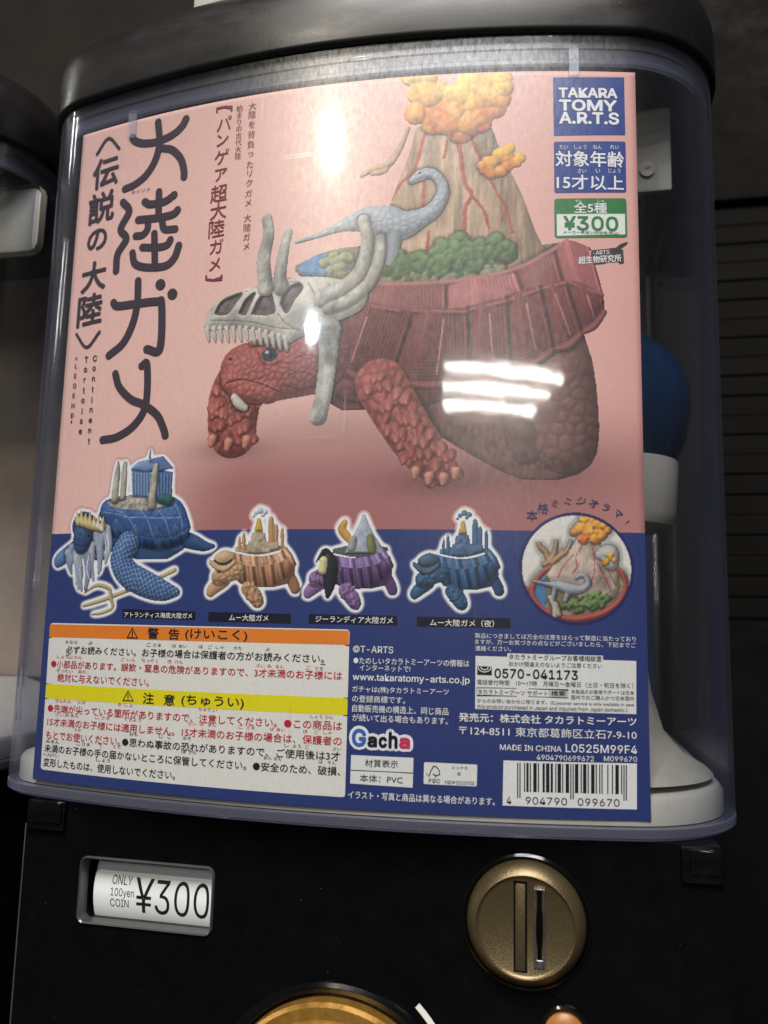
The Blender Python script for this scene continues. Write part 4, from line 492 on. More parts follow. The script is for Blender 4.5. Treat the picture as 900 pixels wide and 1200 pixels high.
 'zea': {'step': 0.22,'seed': 9,'halo': 1.3,'box': (-5.53,56.25,29.39,90.4),'ops': [('patch',[(6.05,77.19),(14.13,78.55),(23.21,77.81)],{'bot': [(6.09,75.86),(14.78,74.59),(23.76,76.76)],'z': 0.54,'zb': 1.34,'bulge': 0.0,'col': (80,84,84)}),('rows',[(88.11,15.22,16.03),(85.45,14.21,17.17),(82.0,12.42,18.86),(78.56,10.9,21.34),(75.92,9.89,22.19)],{'z': 0.54,'k': 0.7,'col': (150,160,172),'tex': ('rock',1)}),('chain',[(9.61,85.45,1.08),(8.85,83.32,1.48),(10.28,81.19,1.48),(11.68,79.6,1.07)],{'z': 2.68,'col': (214,152,60),'tex': ('rock',0.6)}),('chain',[(17.82,80.94,0.93),(18.15,78.57,1.32),(18.46,76.72,1.19)],{'z': 4.28,'col': (122,124,70)}),('chain',[(12.47,80.13,1.07),(12.01,77.48,1.34)],{'z': 3.75,'col': (150,150,150)}),('chain',[(22.87,69.18,1.83),(24.52,66.09,1.82),(25.07,64.54,1.69)],{'z': 0.0,'col': (92,66,112),'tex': ('rock',0.5)}),('chain',[(2.56,66.85,2.43),(-0.64,64.18,2.02),(-1.43,63.12,1.61)],{'z': 1.07,'col': (138,100,152)}),('rows',[(73.29,5.08,24.88),(69.1,4.68,24.97),(65.96,7.49,22.94),(64.9,10.76,18.75)],{'z': 1.07,'k': 0.3,'col': (92,66,112),'tex': ('rock',0.6)}),('patch',[(4.45,75.86),(8.57,74.82),(13.98,74.32),(19.29,75.42),(22.16,77.28)],{'bot': [(3.99,73.2),(8.67,71.65),(14.07,71.17),(20.16,72.54),(24.06,74.93)],'z': 2.68,'zb': 4.01,'bulge': 0.54,'col': (126,98,148),'tex': ('plates',[(7.77,8.32),(12.64,13.17),(17.45,18.52),(20.64,21.96)],0.22)}),('patch',[(3.99,73.2),(8.67,71.65),(14.07,71.17),(20.16,72.54),(24.06,74.93)],{'bot': [(5.78,68.46),(9.65,65.88),(15.04,64.91),(20.81,67.07),(25.44,71.81)],'z': 4.01,'zb': 3.21,'bulge': 1.61,'col': (92,66,112),'tex': ('plates',[(6.24,7.06),(8.95,9.77),(11.92,12.99),(14.87,16.2),(17.8,18.86),(20.45,21.77)],0.32)}),('chain',[(10.24,64.32,2.13),(12.44,62.27,2.51),(13.56,60.47,2.11)],{'z': 5.89,'col': (138,100,152),'tex': ('skin',0.6)}),('spikes',[(8.58,65.87),(12.32,66.44),(15.11,62.31),(14.68,58.68),(12.0,59.15),(9.23,62.22)],{'n': 34,'r': (0.43,0.7),'z': 8.03,'ln': 0.4,'c1': (158,114,174),'c2': (92,66,112),'yr': (65.87,58.57)}),('chain',[(6.0,70.05,3.21),(2.51,68.43,2.7),(0.88,67.89,2.43)],{'z': 4.28,'col': (138,100,152),'tex': ('skin',0.5)}),('stroke',[(-1.29,66.81),(0.92,66.83),(3.14,65.81)],{'w': 0.24,'col': (70,45,40),'dz': -0.27}),('dot',[(1.1,69.48)],{'r': 0.51,'col': (30,26,30)}),('chain',[(3.9,75.85,1.62),(5.08,73.21,2.42),(5.48,69.51,2.41),(5.34,65.31,1.74),(4.89,62.42,0.8)],{'z': 8.56,'col': (42,44,50)}),('chain',[(3.16,73.46,1.35),(2.98,70.55,1.35)],{'z': 10.7,'col': (214,202,140)}),('chain',[(0.97,73.18,0.41),(3.06,76.38,0.81)],{'z': 10.7,'col': (46,48,54)})]},
 'atl': {'step': 0.22,'seed': 11,'halo': 1.3,'box': (-105.45,53.51,-30.52,115.66),'ops': [('chain',[(-77.7,85.04,2.62),(-87.47,78.8,3.03),(-94.71,74.48,2.75),(-96.13,73.01,1.72)],{'z': 0.0,'col': (84,118,168)}),('chain',[(-48.54,81.57,3.01),(-41.75,79.52,2.65),(-37.31,78.09,1.76),(-34.24,78.07,0.87)],{'z': 0.63,'col': (52,82,130),'tex': ('rock',0.5)}),('rows',[(86.92,-74.3,-43.44),(81.21,-75.23,-43.72),(76.92,-72.73,-44.72),(73.78,-62.8,-50.91)],{'z': 0.63,'k': 0.3,'col': (66,100,152)}),('poly',[(-79.52,89.22),(-78.42,93.32),(-74.25,95.22),(-66.21,95.79),(-57.04,95.74),(-49.73,94.64),(-46.01,91.97),(-43.83,87.68),(-42.92,83.17),(-48.78,80.45),(-57.9,80.01),(-68.28,82.49),(-75.58,85.57)],{'z': 5.67,'dome': 5.04,'col': (58,92,150),'tex': ('grain',0.4)}),('stroke',[(-75.47,92.61),(-67.35,88.26),(-62.74,81.81)],{'w': 0.38,'col': (118,148,190),'dz': -0.31}),('stroke',[(-67.77,93.51),(-60.55,88.65),(-56.66,81.13)],{'w': 0.38,'col': (118,148,190),'dz': -0.31}),('stroke',[(-58.15,92.61),(-53.18,87.89),(-50.11,81.03)],{'w': 0.38,'col': (118,148,190),'dz': -0.31}),('stroke',[(-49.58,92.36),(-46.7,87.74),(-45.73,82.65)],{'w': 0.38,'col': (118,148,190),'dz': -0.31}),('stroke',[(-77.43,90.33),(-70.92,89.24),(-67.35,88.26),(-60.5,88.07),(-53.16,87.6),(-46.7,87.74)],{'w': 0.38,'col': (118,148,190),'dz': -0.31}),('stroke',[(-72.21,87.82),(-74.74,84.09)],{'w': 0.19,'col': (100,132,178),'dz': 0.09}),('stroke',[(-72.21,87.82),(-73.32,84.06)],{'w': 0.19,'col': (100,132,178),'dz': 0.09}),('stroke',[(-72.21,87.82),(-71.9,84.02)],{'w': 0.19,'col': (100,132,178),'dz': 0.09}),('stroke',[(-72.21,87.82),(-70.49,83.99)],{'w': 0.19,'col': (100,132,178),'dz': 0.09}),('stroke',[(-72.21,87.82),(-69.09,83.96)],{'w': 0.19,'col': (100,132,178),'dz': 0.09}),('stroke',[(-64.41,85.87),(-66.87,82.17)],{'w': 0.19,'col': (100,132,178),'dz': 0.09}),('stroke',[(-64.41,85.87),(-65.49,82.15)],{'w': 0.19,'col': (100,132,178),'dz': 0.09}),('stroke',[(-64.41,85.87),(-64.12,82.12)],{'w': 0.19,'col': (100,132,178),'dz': 0.09}),('stroke',[(-64.41,85.87),(-62.76,82.09)],{'w': 0.19,'col': (100,132,178),'dz': 0.09}),('stroke',[(-64.41,85.87),(-61.4,82.07)],{'w': 0.19,'col': (100,132,178),'dz': 0.09}),('stroke',[(-55.91,84.53),(-58.3,80.87)],{'w': 0.19,'col': (100,132,178),'dz': 0.09}),('stroke',[(-55.91,84.53),(-56.97,80.85)],{'w': 0.19,'col': (100,132,178),'dz': 0.09}),('stroke',[(-55.91,84.53),(-55.64,80.83)],{'w': 0.19,'col': (100,132,178),'dz': 0.09}),('stroke',[(-55.91,84.53),(-54.33,80.81)],{'w': 0.19,'col': (100,132,178),'dz': 0.09}),('stroke',[(-55.91,84.53),(-53.02,80.79)],{'w': 0.19,'col': (100,132,178),'dz': 0.09}),('stroke',[(-48.48,85.52),(-50.82,81.89)],{'w': 0.19,'col': (100,132,178),'dz': 0.09}),('stroke',[(-48.48,85.52),(-49.52,81.87)],{'w': 0.19,'col': (100,132,178),'dz': 0.09}),('stroke',[(-48.48,85.52),(-48.23,81.85)],{'w': 0.19,'col': (100,132,178),'dz': 0.09}),('stroke',[(-48.48,85.52),(-46.95,81.83)],{'w': 0.19,'col': (100,132,178),'dz': 0.09}),('stroke',[(-48.48,85.52),(-45.68,81.81)],{'w': 0.19,'col': (100,132,178),'dz': 0.09}),('stroke',[(-71.28,93.64),(-73.81,89.91)],{'w': 0.19,'col': (100,132,178),'dz': 0.09}),('stroke',[(-71.28,93.64),(-72.38,89.87)],{'w': 0.19,'col': (100,132,178),'dz': 0.09}),('stroke',[(-71.28,93.64),(-70.97,89.82)],{'w': 0.19,'col': (100,132,178),'dz': 0.09}),('stroke',[(-71.28,93.64),(-69.56,89.78)],{'w': 0.19,'col': (100,132,178),'dz': 0.09}),('stroke',[(-71.28,93.64),(-68.16,89.73)],{'w': 0.19,'col': (100,132,178),'dz': 0.09}),('stroke',[(-62.93,93.34),(-65.39,89.65)],{'w': 0.19,'col': (100,132,178),'dz': 0.09}),('stroke',[(-62.93,93.34),(-64.01,89.61)],{'w': 0.19,'col': (100,132,178),'dz': 0.09}),('stroke',[(-62.93,93.34),(-62.65,89.57)],{'w': 0.19,'col': (100,132,178),'dz': 0.09}),('stroke',[(-62.93,93.34),(-61.29,89.53)],{'w': 0.19,'col': (100,132,178),'dz': 0.09}),('stroke',[(-62.93,93.34),(-59.94,89.49)],{'w': 0.19,'col': (100,132,178),'dz': 0.09}),('stroke',[(-54.84,92.8),(-57.23,89.13)],{'w': 0.19,'col': (100,132,178),'dz': 0.09}),('stroke',[(-54.84,92.8),(-55.9,89.1)],{'w': 0.19,'col': (100,132,178),'dz': 0.09}),('stroke',[(-54.84,92.8),(-54.58,89.07)],{'w': 0.19,'col': (100,132,178),'dz': 0.09}),('stroke',[(-54.84,92.8),(-53.26,89.03)],{'w': 0.19,'col': (100,132,178),'dz': 0.09}),('stroke',[(-54.84,92.8),(-51.95,89.0)],{'w': 0.19,'col': (100,132,178),'dz': 0.09}),('stroke',[(-48.93,92.34),(-51.28,88.7)],{'w': 0.19,'col': (100,132,178),'dz': 0.09}),('stroke',[(-48.93,92.34),(-49.98,88.67)],{'w': 0.19,'col': (100,132,178),'dz': 0.09}),('stroke',[(-48.93,92.34),(-48.68,88.64)],{'w': 0.19,'col': (100,132,178),'dz': 0.09}),('stroke',[(-48.93,92.34),(-47.4,88.61)],{'w': 0.19,'col': (100,132,178),'dz': 0.09}),('stroke',[(-48.93,92.34),(-46.11,88.58)],{'w': 0.19,'col': (100,132,178),'dz': 0.09}),('patch',[(-77.13,86.79),(-68.3,82.78),(-56.59,80.28),(-48.18,81.0),(-43.27,83.74)],{'bot': [(-75.38,83.23),(-65.93,78.99),(-54.4,77.14),(-47.37,78.47),(-43.14,81.78)],'z': 8.5,'zb': 6.3,'bulge': 1.26,'col': (42,70,116),'tex': ('scute',10,0.3)}),('patch',[(-76.26,93.53),(-67.91,95.27),(-57.69,95.48),(-50.04,94.37)],{'bot': [(-74.7,92.0),(-67.56,90.88),(-58.0,90.59),(-49.58,92.36)],'z': 9.45,'zb': 10.71,'bulge': 0.0,'col': (160,152,142),'tex': ('grain',1)}),('poly',[(-67.27,104.93),(-59.06,105.12),(-58.28,94.34),(-66.21,95.79)],{'z': 12.6,'dome': 0.31,'col': (92,122,168)}),('poly',[(-59.04,104.82),(-50.61,103.0),(-50.36,94.38),(-57.52,93.17)],{'z': 11.97,'dome': 0.31,'col': (70,98,146)}),('chain',[(-66.44,103.12,0.35),(-65.84,95.48,0.35)],{'z': 13.54,'col': (120,150,190)}),('chain',[(-65.25,103.07,0.35),(-64.67,95.44,0.35)],{'z': 13.54,'col': (120,150,190)}),('chain',[(-64.08,103.01,0.35),(-63.5,95.39,0.35)],{'z': 13.54,'col': (120,150,190)}),('chain',[(-62.91,102.96,0.35),(-62.34,95.35,0.35)],{'z': 13.54,'col': (120,150,190)}),('chain',[(-61.74,102.9,0.35),(-61.18,95.31,0.35)],{'z': 13.54,'col': (120,150,190)}),('chain',[(-60.58,102.85,0.35),(-60.02,95.27,0.35)],{'z': 13.54,'col': (120,150,190)}),('chain',[(-59.43,102.8,0.35),(-58.88,95.23,0.35)],{'z': 13.54,'col': (120,150,190)}),('chain',[(-57.5,102.13,0.35),(-56.94,94.3,0.34)],{'z': 12.91,'col': (98,128,176)}),('chain',[(-56.26,102.08,0.34),(-55.74,94.35,0.34)],{'z': 12.91,'col': (98,128,176)}),('chain',[(-55.02,102.03,0.34),(-54.56,94.39,0.34)],{'z': 12.91,'col': (98,128,176)}),('chain',[(-53.79,101.98,0.34),(-53.37,94.44,0.34)],{'z': 12.91,'col': (98,128,176)}),('chain',[(-52.57,101.93,0.34),(-52.2,94.49,0.34)],{'z': 12.91,'col': (98,128,176)}),('chain',[(-51.35,101.88,0.34),(-51.02,94.54,0.34)],{'z': 12.91,'col': (98,128,176)}),('poly',[(-67.95,104.67),(-64.67,107.16),(-60.61,107.83),(-56.99,104.44),(-60.97,103.45)],{'z': 14.49,'dome': 0.94,'col': (112,142,184)}),('poly',[(-60.61,107.83),(-54.62,108.69),(-50.04,104.13),(-56.26,103.53)],{'z': 14.49,'dome': 0.31,'col': (86,114,162)}),('chain',[(-59.83,111.01,0.32),(-60.04,109.26,0.51),(-59.89,107.2,0.63)],{'z': 15.12,'col': (110,136,170)}),('chain',[(-72.78,107.6,0.5),(-72.79,103.44,1.31),(-73.14,99.01,1.47),(-73.15,94.88,1.63)],{'z': 16.38,'col': (166,160,142),'tex': ('rock',1)}),('chain',[(-69.88,106.84,0.98),(-69.92,103.0,1.3),(-69.9,98.28,1.3),(-70.01,95.35,1.29)],{'z': 16.38,'col': (166,160,142),'tex': ('rock',1)}),('chain',[(-57.39,105.33,0.95),(-57.77,101.27,1.25),(-58.07,96.07,1.41),(-58.11,92.03,1.56)],{'z': 16.38,'col': (166,160,142),'tex': ('rock',1)}),('chain',[(-54.28,94.21,1.85),(-51.61,93.56,1.84)],{'z': 14.49,'col': (52,98,100)}),('chain',[(-66.62,79.0,4.43),(-68.99,74.16,4.45),(-65.85,69.29,4.67),(-58.86,65.9,4.59),(-52.15,63.7,3.6),(-47.0,63.18,1.77)],{'z': 12.6,'col': (58,92,146),'tex': ('net',1)}),('chain',[(-77.86,78.62,5.22),(-83.41,83.43,5.67),(-85.88,85.87,5.06)],{'z': 8.19,'col': (50,76,122)}),('chain',[(-85.07,85.25,3.69),(-85.86,81.72,4.2),(-86.02,79.36,3.35)],{'z': 18.27,'col': (58,86,132),'tex': ('rock',0.7)}),('dot',[(-87.11,82.93)],{'r': 0.57,'col': (24,28,40)}),('dot',[(-83.3,82.25)],{'r': 0.5,'col': (24,28,40)}),('stroke',[(-89.04,79.42),(-85.96,78.77),(-83.03,79.3)],{'w': 0.31,'col': (30,44,76),'dz': -0.31}),('chain',[(-75.48,84.4,1.46),(-74.45,78.56,1.42),(-75.2,72.78,0.65)],{'z': 14.49,'col': (168,176,188)}),('chain',[(-77.8,86.22,1.48),(-77.29,82.4,1.44),(-74.99,78.57,0.65)],{'z': 14.8,'col': (128,142,166)}),('chain',[(-79.67,82.75,1.49),(-77.81,76.0,1.44),(-77.77,69.33,0.65)],{'z': 15.12,'col': (150,160,178)}),('chain',[(-81.51,78.68,1.49),(-81.53,72.84,1.45),(-79.73,67.03,0.65)],{'z': 15.75,'col': (168,176,188)}),('chain',[(-84.33,77.27,1.5),(-82.46,70.96,1.45),(-82.43,64.72,0.66)],{'z': 16.06,'col': (128,142,166)}),('chain',[(-86.49,76.42,1.51),(-86.44,69.96,1.47),(-84.54,63.55,0.66)],{'z': 16.38,'col': (150,160,178)}),('chain',[(-88.76,76.46,1.52),(-86.93,71.14,1.47),(-86.99,65.88,0.67)],{'z': 15.75,'col': (168,176,188)}),('chain',[(-90.45,78.27,1.53),(-90.98,73.83,1.5),(-89.59,69.4,0.67)],{'z': 16.06,'col': (128,142,166)}),('chain',[(-91.82,76.51,1.54),(-90.24,74.12,1.49),(-90.58,71.76,0.68)],{'z': 16.38,'col': (150,160,178)}),('chain',[(-80.62,85.12,1.49),(-79.28,80.4,1.44),(-76.17,75.68,0.65)],{'z': 14.49,'col': (168,176,188)}),('chain',[(-82.71,75.77,1.49),(-82.0,69.93,1.45),(-83.12,64.14,0.65)],{'z': 16.06,'col': (128,142,166)}),('chain',[(-76.97,85.02,1.47),(-77.96,77.74,1.44),(-77.15,70.48,0.65)],{'z': 15.12,'col': (150,160,178)}),('chain',[(-87.05,74.37,1.51),(-85.63,69.23,1.46),(-86.08,64.13,0.66)],{'z': 15.75,'col': (168,176,188)}),('chain',[(-88.26,87.13,1.16),(-89.29,90.76,0.34)],{'z': 23.31,'col': (206,186,120)}),('chain',[(-86.48,86.69,1.15),(-87.39,91.52,0.34)],{'z': 23.31,'col': (206,186,120)}),('chain',[(-84.71,86.25,1.14),(-85.27,89.89,0.34)],{'z': 23.31,'col': (206,186,120)}),('chain',[(-82.96,85.81,1.13),(-83.4,90.66,0.34)],{'z': 23.31,'col': (206,186,120)}),('chain',[(-81.23,85.38,1.13),(-81.33,89.04,0.33)],{'z': 23.31,'col': (206,186,120)}),('chain',[(-79.51,84.95,1.12),(-79.5,89.81,0.33)],{'z': 23.31,'col': (206,186,120)}),('chain',[(-77.8,84.52,1.12),(-77.47,88.21,0.33)],{'z': 23.31,'col': (206,186,120)}),('chain',[(-89.08,87.76,0.85),(-83.63,85.8,1.17),(-78.37,84.48,0.82)],{'z': 23.31,'col': (196,172,104)}),('stroke',[(-81.51,86.92),(-76.77,82.68),(-75.5,76.25)],{'w': 0.38,'col': (214,218,224),'dz': 0.13}),('stroke',[(-80.04,86.87),(-75.23,81.48),(-73.98,75.08)],{'w': 0.38,'col': (214,218,224),'dz': 0.13}),('stroke',[(-87.94,75.86),(-89.06,71.75),(-87.1,67.05)],{'w': 0.38,'col': (214,218,224),'dz': 0.13}),('stroke',[(-85.26,75.23),(-85.88,69.96),(-83.96,65.29)],{'w': 0.38,'col': (214,218,224),'dz': 0.13}),('stroke',[(-82.66,75.19),(-82.97,70.52),(-81.13,66.45)],{'w': 0.38,'col': (214,218,224),'dz': 0.13}),('stroke',[(-79.78,75.73),(-80.14,71.66),(-78.75,68.18)],{'w': 0.38,'col': (214,218,224),'dz': 0.13}),('chain',[(-47.79,70.37,0.89),(-55.64,67.03,0.79),(-65.4,63.62,0.81),(-72.81,61.31,0.89)],{'z': 6.3,'col': (186,166,110)}),('chain',[(-72.11,61.32,0.83),(-73.05,64.16,0.83),(-78.13,65.3,0.78),(-83.01,62.98,0.52)],{'z': 7.56,'col': (186,166,110)}),('chain',[(-72.11,61.32,0.83),(-78.34,59.56,0.78),(-83.32,58.36,0.65)],{'z': 7.56,'col': (186,166,110)}),('chain',[(-72.09,61.03,0.82),(-71.13,57.92,0.76),(-75.19,56.17,0.7),(-79.42,55.54,0.45)],{'z': 7.56,'col': (186,166,110)})]},
 'circle': {'step': 0.22,'seed': 13,'box': (61.54,53.05,98.21,92.28),'ops': [('fill',[],{'col': (220,216,204)}),('patch',[(60.8,64.16),(65.81,66.29),(79.49,63.54),(91.96,66.36),(98.25,69.05)],{'bot': [(60.81,48.03),(70.71,45.78),(79.31,44.74),(89.17,46.21),(99.13,51.42)],'z': 0.0,'zb': 0.5,'bulge': 0.25,'col': (160,72,66),'tex': ('rock',0.4)}),('poly',[(66.8,65.8),(68.82,69.92),(75.83,72.62),(85.83,73.35),(92.31,71.97),(93.74,67.92),(91.17,63.3),(85.65,59.64),(78.2,57.96),(72.01,59.33),(68.29,61.77)],{'z': 0.75,'dome': 0.0,'col': (140,128,98),'tex': ('grain',0.8)}),('poly',[(67.05,65.81),(68.31,68.89),(70.82,69.45),(70.79,63.35),(70.77,60.31),(68.29,62.28)],{'z': 1.01,'dome': 0.0,'col': (70,120,170)}),('chain',[(72.08,72.29,0.5),(68.82,69.67,0.66),(66.81,66.31,0.76),(67.3,62.77,0.75),(70.77,59.3,0.8),(78.2,57.2,0.9),(86.14,58.64,0.9),(91.65,62.3,0.85),(93.97,66.91,0.75),(93.28,70.46,0.63),(91.32,72.46,0.5)],{'z': 1.51,'col': (176,78,72)}),('rows',[(80.98,79.91,84.43),(77.65,77.88,87.9),(73.78,73.34,90.34),(69.94,70.82,91.78),(66.14,73.29,91.72),(63.64,77.01,91.18)],{'z': 0.75,'k': 0.4,'col': (176,156,140),'tex': ('rock',1.1)}),('stroke',[(81.4,78.9),(79.61,75.78),(79.83,72.71),(78.32,70.63)],{'w': 0.38,'col': (176,62,52),'dz': 0.1}),('stroke',[(78.87,76.28),(75.83,72.62),(74.31,69.53)],{'w': 0.38,'col': (176,62,52),'dz': 0.1}),('stroke',[(84.4,78.97),(85.09,73.85),(84.8,70.77),(83.76,67.18)],{'w': 0.38,'col': (176,62,52),'dz': 0.1}),('stroke',[(85.84,73.86),(87.79,70.08),(89.72,65.8)],{'w': 0.38,'col': (176,62,52),'dz': 0.1}),('stroke',[(88.81,71.89),(91.23,67.36)],{'w': 0.38,'col': (176,62,52),'dz': 0.1}),('cluster',[(78.7,86.09),(80.99,87.7),(84.01,87.76),(87.51,86.28),(89.24,83.73),(86.94,81.09),(83.9,78.96),(80.91,80.44),(78.93,82.98)],{'n': 44,'r': (0.75,1.26),'z': 6.53,'c1': (238,178,56),'c2': (222,110,60),'yr': (87.65,78.84)}),('chain',[(86.88,76.45,1.52),(89.39,77.02,2.28),(89.84,73.96,2.03)],{'z': 5.53,'col': (176,176,172)}),('cluster',[(86.87,75.94),(89.89,77.04),(91.36,75.02),(87.83,73.4)],{'n': 10,'r': (0.5,0.85),'z': 8.54,'c1': (236,170,40),'c2': (220,150,40),'yr': (76.97,73.38)}),('chain',[(71.84,74.08,0.76),(70.85,76.63,0.56),(69.35,78.15,0.51),(68.6,79.42,0.25)],{'z': 6.03,'col': (190,146,100)}),('chain',[(71.84,74.08,0.76),(73.36,76.68,0.56),(73.88,80.3,0.25)],{'z': 6.03,'col': (190,146,100)}),('chain',[(73.35,74.62,0.66),(76.87,77.26,0.51),(78.15,80.12,0.25)],{'z': 6.03,'col': (190,146,100)}),('chain',[(72.34,73.58,0.66),(74.85,75.68,0.51),(75.87,77.76,0.25)],{'z': 6.03,'col': (190,146,100)}),('chain',[(71.84,74.08,0.63),(70.33,73.02,0.51)],{'z': 6.03,'col': (190,146,100)}),('chain',[(67.31,68.11,0.25),(70.81,67.41,0.5),(74.79,66.99,1.26),(77.78,66.04,1.5),(81.26,66.11,1.01),(83.02,67.68,0.76),(82.3,69.7,0.61),(80.81,70.17,0.65),(79.8,69.39,0.45)],{'z': 8.54,'col': (158,164,172)}),('chain',[(73.29,65.94,0.66),(72.77,62.38,0.5)],{'z': 8.29,'col': (146,152,160)}),('chain',[(77.27,65.01,0.76),(76.25,62.45,0.55)],{'z': 8.29,'col': (146,152,160)}),('cluster',[(75.75,61.43),(81.74,64.09),(85.74,66.21),(89.69,64.28),(86.66,60.67),(80.69,59.02),(76.23,59.42)],{'n': 60,'r': (0.5,0.85),'z': 5.53,'c1': (120,148,84),'c2': (84,112,66),'yr': (65.48,58.91)}),('chain',[(72.03,63.37,0.65),(73.26,60.37,0.75),(73.24,56.84,0.65)],{'z': 10.05,'col': (186,176,156)}),('chain',[(73.76,61.39,0.5),(74.49,58.38,0.6)],{'z': 10.05,'col': (186,176,156)})],'circle': (79.73,72.19,17.0)},
}
LOGO_BOX = (13.76,31.33,20.67,5.32)
SHADOWS = [(60.76,102.61,29.7,9.2,0.42),(-29.89,109.88,13.0,3.2,0.4),(38.08,97.7,13.5,3.8,0.4),(13.11,115.8,32.4,8.1,0.18)]

# ------------------------------------------------------------------ materials
M_CASE = clear_plastic('clear_case_plastic', tint=(.60, .65, .84), haze=.030)
M_RIM = clear_plastic('clear_rim_plastic', tint=(.5, .55, .8), haze=.05, edge=1.5, veil=.06)
M_LID = plastic('black_lid_plastic', (21, 20, 20), .36, .14, .4, scale=60, bump=.04, bscale=900, stretch=(.35, 1, 1), rvar=.3)
M_BODY = plastic('black_body_plastic', (9, 9, 11), .16, .25, .22, scale=120, rvar=.35)
def dusty(m, amount):
    t = NT.__new__(NT); t.m = m; t.t = m.node_tree; t.n = t.t.nodes; t.p = t.n['Principled BSDF']
    src = t.p.inputs['Base Color'].links[0].from_socket
    f = t.ramp(t.noise(1300, 1, .5), [(.77, (0, 0, 0)), (.82, (amount,) * 3)])
    mx = t.new('ShaderNodeMix', data_type='RGBA'); t.link(f, mx.inputs[0]); t.link(src, mx.inputs[6]); mx.inputs[7].default_value = (.35, .34, .32, 1); t.link(mx.outputs[2], t.p.inputs['Base Color'])
dusty(M_BODY, .25); dusty(M_LID, .3)
M_GLOSS = plastic('glossy_black_plastic', (9, 9, 10), .12, .2, .5)
M_GOLD = plastic('bronze_paint', (116, 101, 74), .36, .22, .5, metal=.75, scale=2600, bump=.25, bscale=2600)
M_GOLD2 = plastic('gold_plastic', (156, 116, 52), .35, .18, .5, metal=.55, scale=300)
M_STEEL = plastic('worn_metal', (150, 150, 148), .3, .25, .5, metal=.9, scale=300)
M_WHITE = plastic('white_plastic', (168, 166, 157), .5, .06, .4, scale=80)
M_GREYP = plastic('pale_grey_plastic', (150, 148, 138), .5, .1, .4, scale=80)
M_NAVY = plastic('dark_navy_plastic', (74, 82, 116), .6, .2, .3, scale=40)
M_DARKIN = plastic('dark_inner_plastic', (52, 50, 50), .6, .2, .3, scale=40)
M_TAN = plastic('tan_inner_plastic', (150, 136, 124), .6, .15, .2, scale=40)
M_FRAME = plastic('window_frame_plastic', (64, 64, 66), .22, .15, .5)
M_BLUE = plastic('blue_capsule_plastic', (10, 36, 66), .2, .3, .5, scale=120, bump=.5, bscale=90)
M_WALL = plastic('dark_wall_paint', (50, 46, 43), .8, .2, .05, scale=6)
M_SLAT = plastic('dark_slat_board', (15, 14, 13), .75, .3, .05, scale=22, stretch=(.15, 1, 1))

# ------------------------------------------------------------------ the setting: dark wall far behind
bm = bmesh.new(); box(bm, -3500, 3500, 1500, 1620, -1000, 3000)
o = bm_link('wall', bm, M_WALL, smooth=False); o['kind'] = 'structure'
bm = bmesh.new(); box(bm, -4000, 4000, -7000, 1480, -1060, -1000)
o = bm_link('floor', bm, plastic('dark_floor_tile', (48, 46, 46), .5, .2, .4, scale=8), smooth=False); o['kind'] = 'structure'

# slatted dark panel to the right
sp = thing('slatted_panel', 'dark panel of narrow horizontal slats behind the right edge of the toy machine', 'wall panel', (560, 430, -1000))
bm = bmesh.new()
for i in range(21):
    z = 66 + i * 15.0 + (i * 7 % 5) * .25; box(bm, 150, 900, 395, 424, z, z + 14.6, .9, 1)
bm_link('slats', bm, M_SLAT, sp)
bm = bmesh.new(); box(bm, 148, 902, 396.6, 436, -1000, 382); bm_link('backing', bm, M_SLAT, sp, smooth=False)
bm = bmesh.new(); box(bm, 150, 900, 390, 424, -990, 64, 3); bm_link('lower_board', bm, plastic('matt_black_board', (9, 9, 9), .8, .2, .05), sp)
bm = bmesh.new(); box(bm, 150, 900, 388, 424, 384, 900, 3); bm_link('top_board', bm, plastic('black_board', (18, 17, 16), .7, .2, .05), sp)

# ------------------------------------------------------------------ machine outline (top view), x to the right, y into depth
def front_y(x): return -2.5 + .00121 * (x - 3) ** 2
def outline(off=0.0, depth=205.0, dx=0.0):
    """closed loop, shrunk inwards by off"""
    P = []
    RL, RR, XL, XR = 28.0, 42.0, -121.0, 129.0
    cxr = XR - RR; cyr = front_y(cxr + RR * .225) + RR * .974
    cxl = XL + RL; cyl = front_y(cxl - RL * .24) + RL * .971
    a0, a1 = math.atan2(-.971, -.24), math.atan2(-.974, .225)
    for i in range(15):                                    # left side up to the front, turning the corner
        a = math.pi + (a0 + 2 * math.pi - math.pi) * i / 14
        P.append((cxl + (RL - off) * math.cos(a), cyl + (RL - off) * math.sin(a)))
    xs = np.linspace(cxl - RL * .24, cxr + RR * .225, 42)[1:-1]
    for x in xs:
        s = .00242 * (x - 3); k = off / math.hypot(1, s); P.append((x - s * k, front_y(x) + k))
    for i in range(17):
        a = a1 + (0 - a1) * i / 16
        P.append((cxr + (RR - off) * math.cos(a), cyr + (RR - off) * math.sin(a)))
    rb = 22
    for i in range(8):
        a = math.pi / 2 * i / 7; P.append((XR - rb + (rb - off) * math.cos(a), depth - rb + (rb - off) * math.sin(a)))
    for i in range(8):
        a = math.pi / 2 + math.pi / 2 * i / 7; P.append((XL + rb + (rb - off) * math.cos(a), depth - rb + (rb - off) * math.sin(a)))
    return [(x + dx, y) for x, y in P]
def ring(off, z, dx=0.0): return [(x, y, z) for x, y in outline(off, dx=dx)]

BASE_Y = 10.0
def rounded_rect(cx, cz, w, h, r, n=5):
    out = []
    for sx, sz, a0 in ((1, 1, 0), (-1, 1, 90), (-1, -1, 180), (1, -1, 270)):
        for i in range(n):
            a = math.radians(a0 + 90 * i / (n - 1)); out.append((cx + sx * (w / 2 - r) + r * math.cos(a), cz + sz * (h / 2 - r) + r * math.sin(a)))
    return out

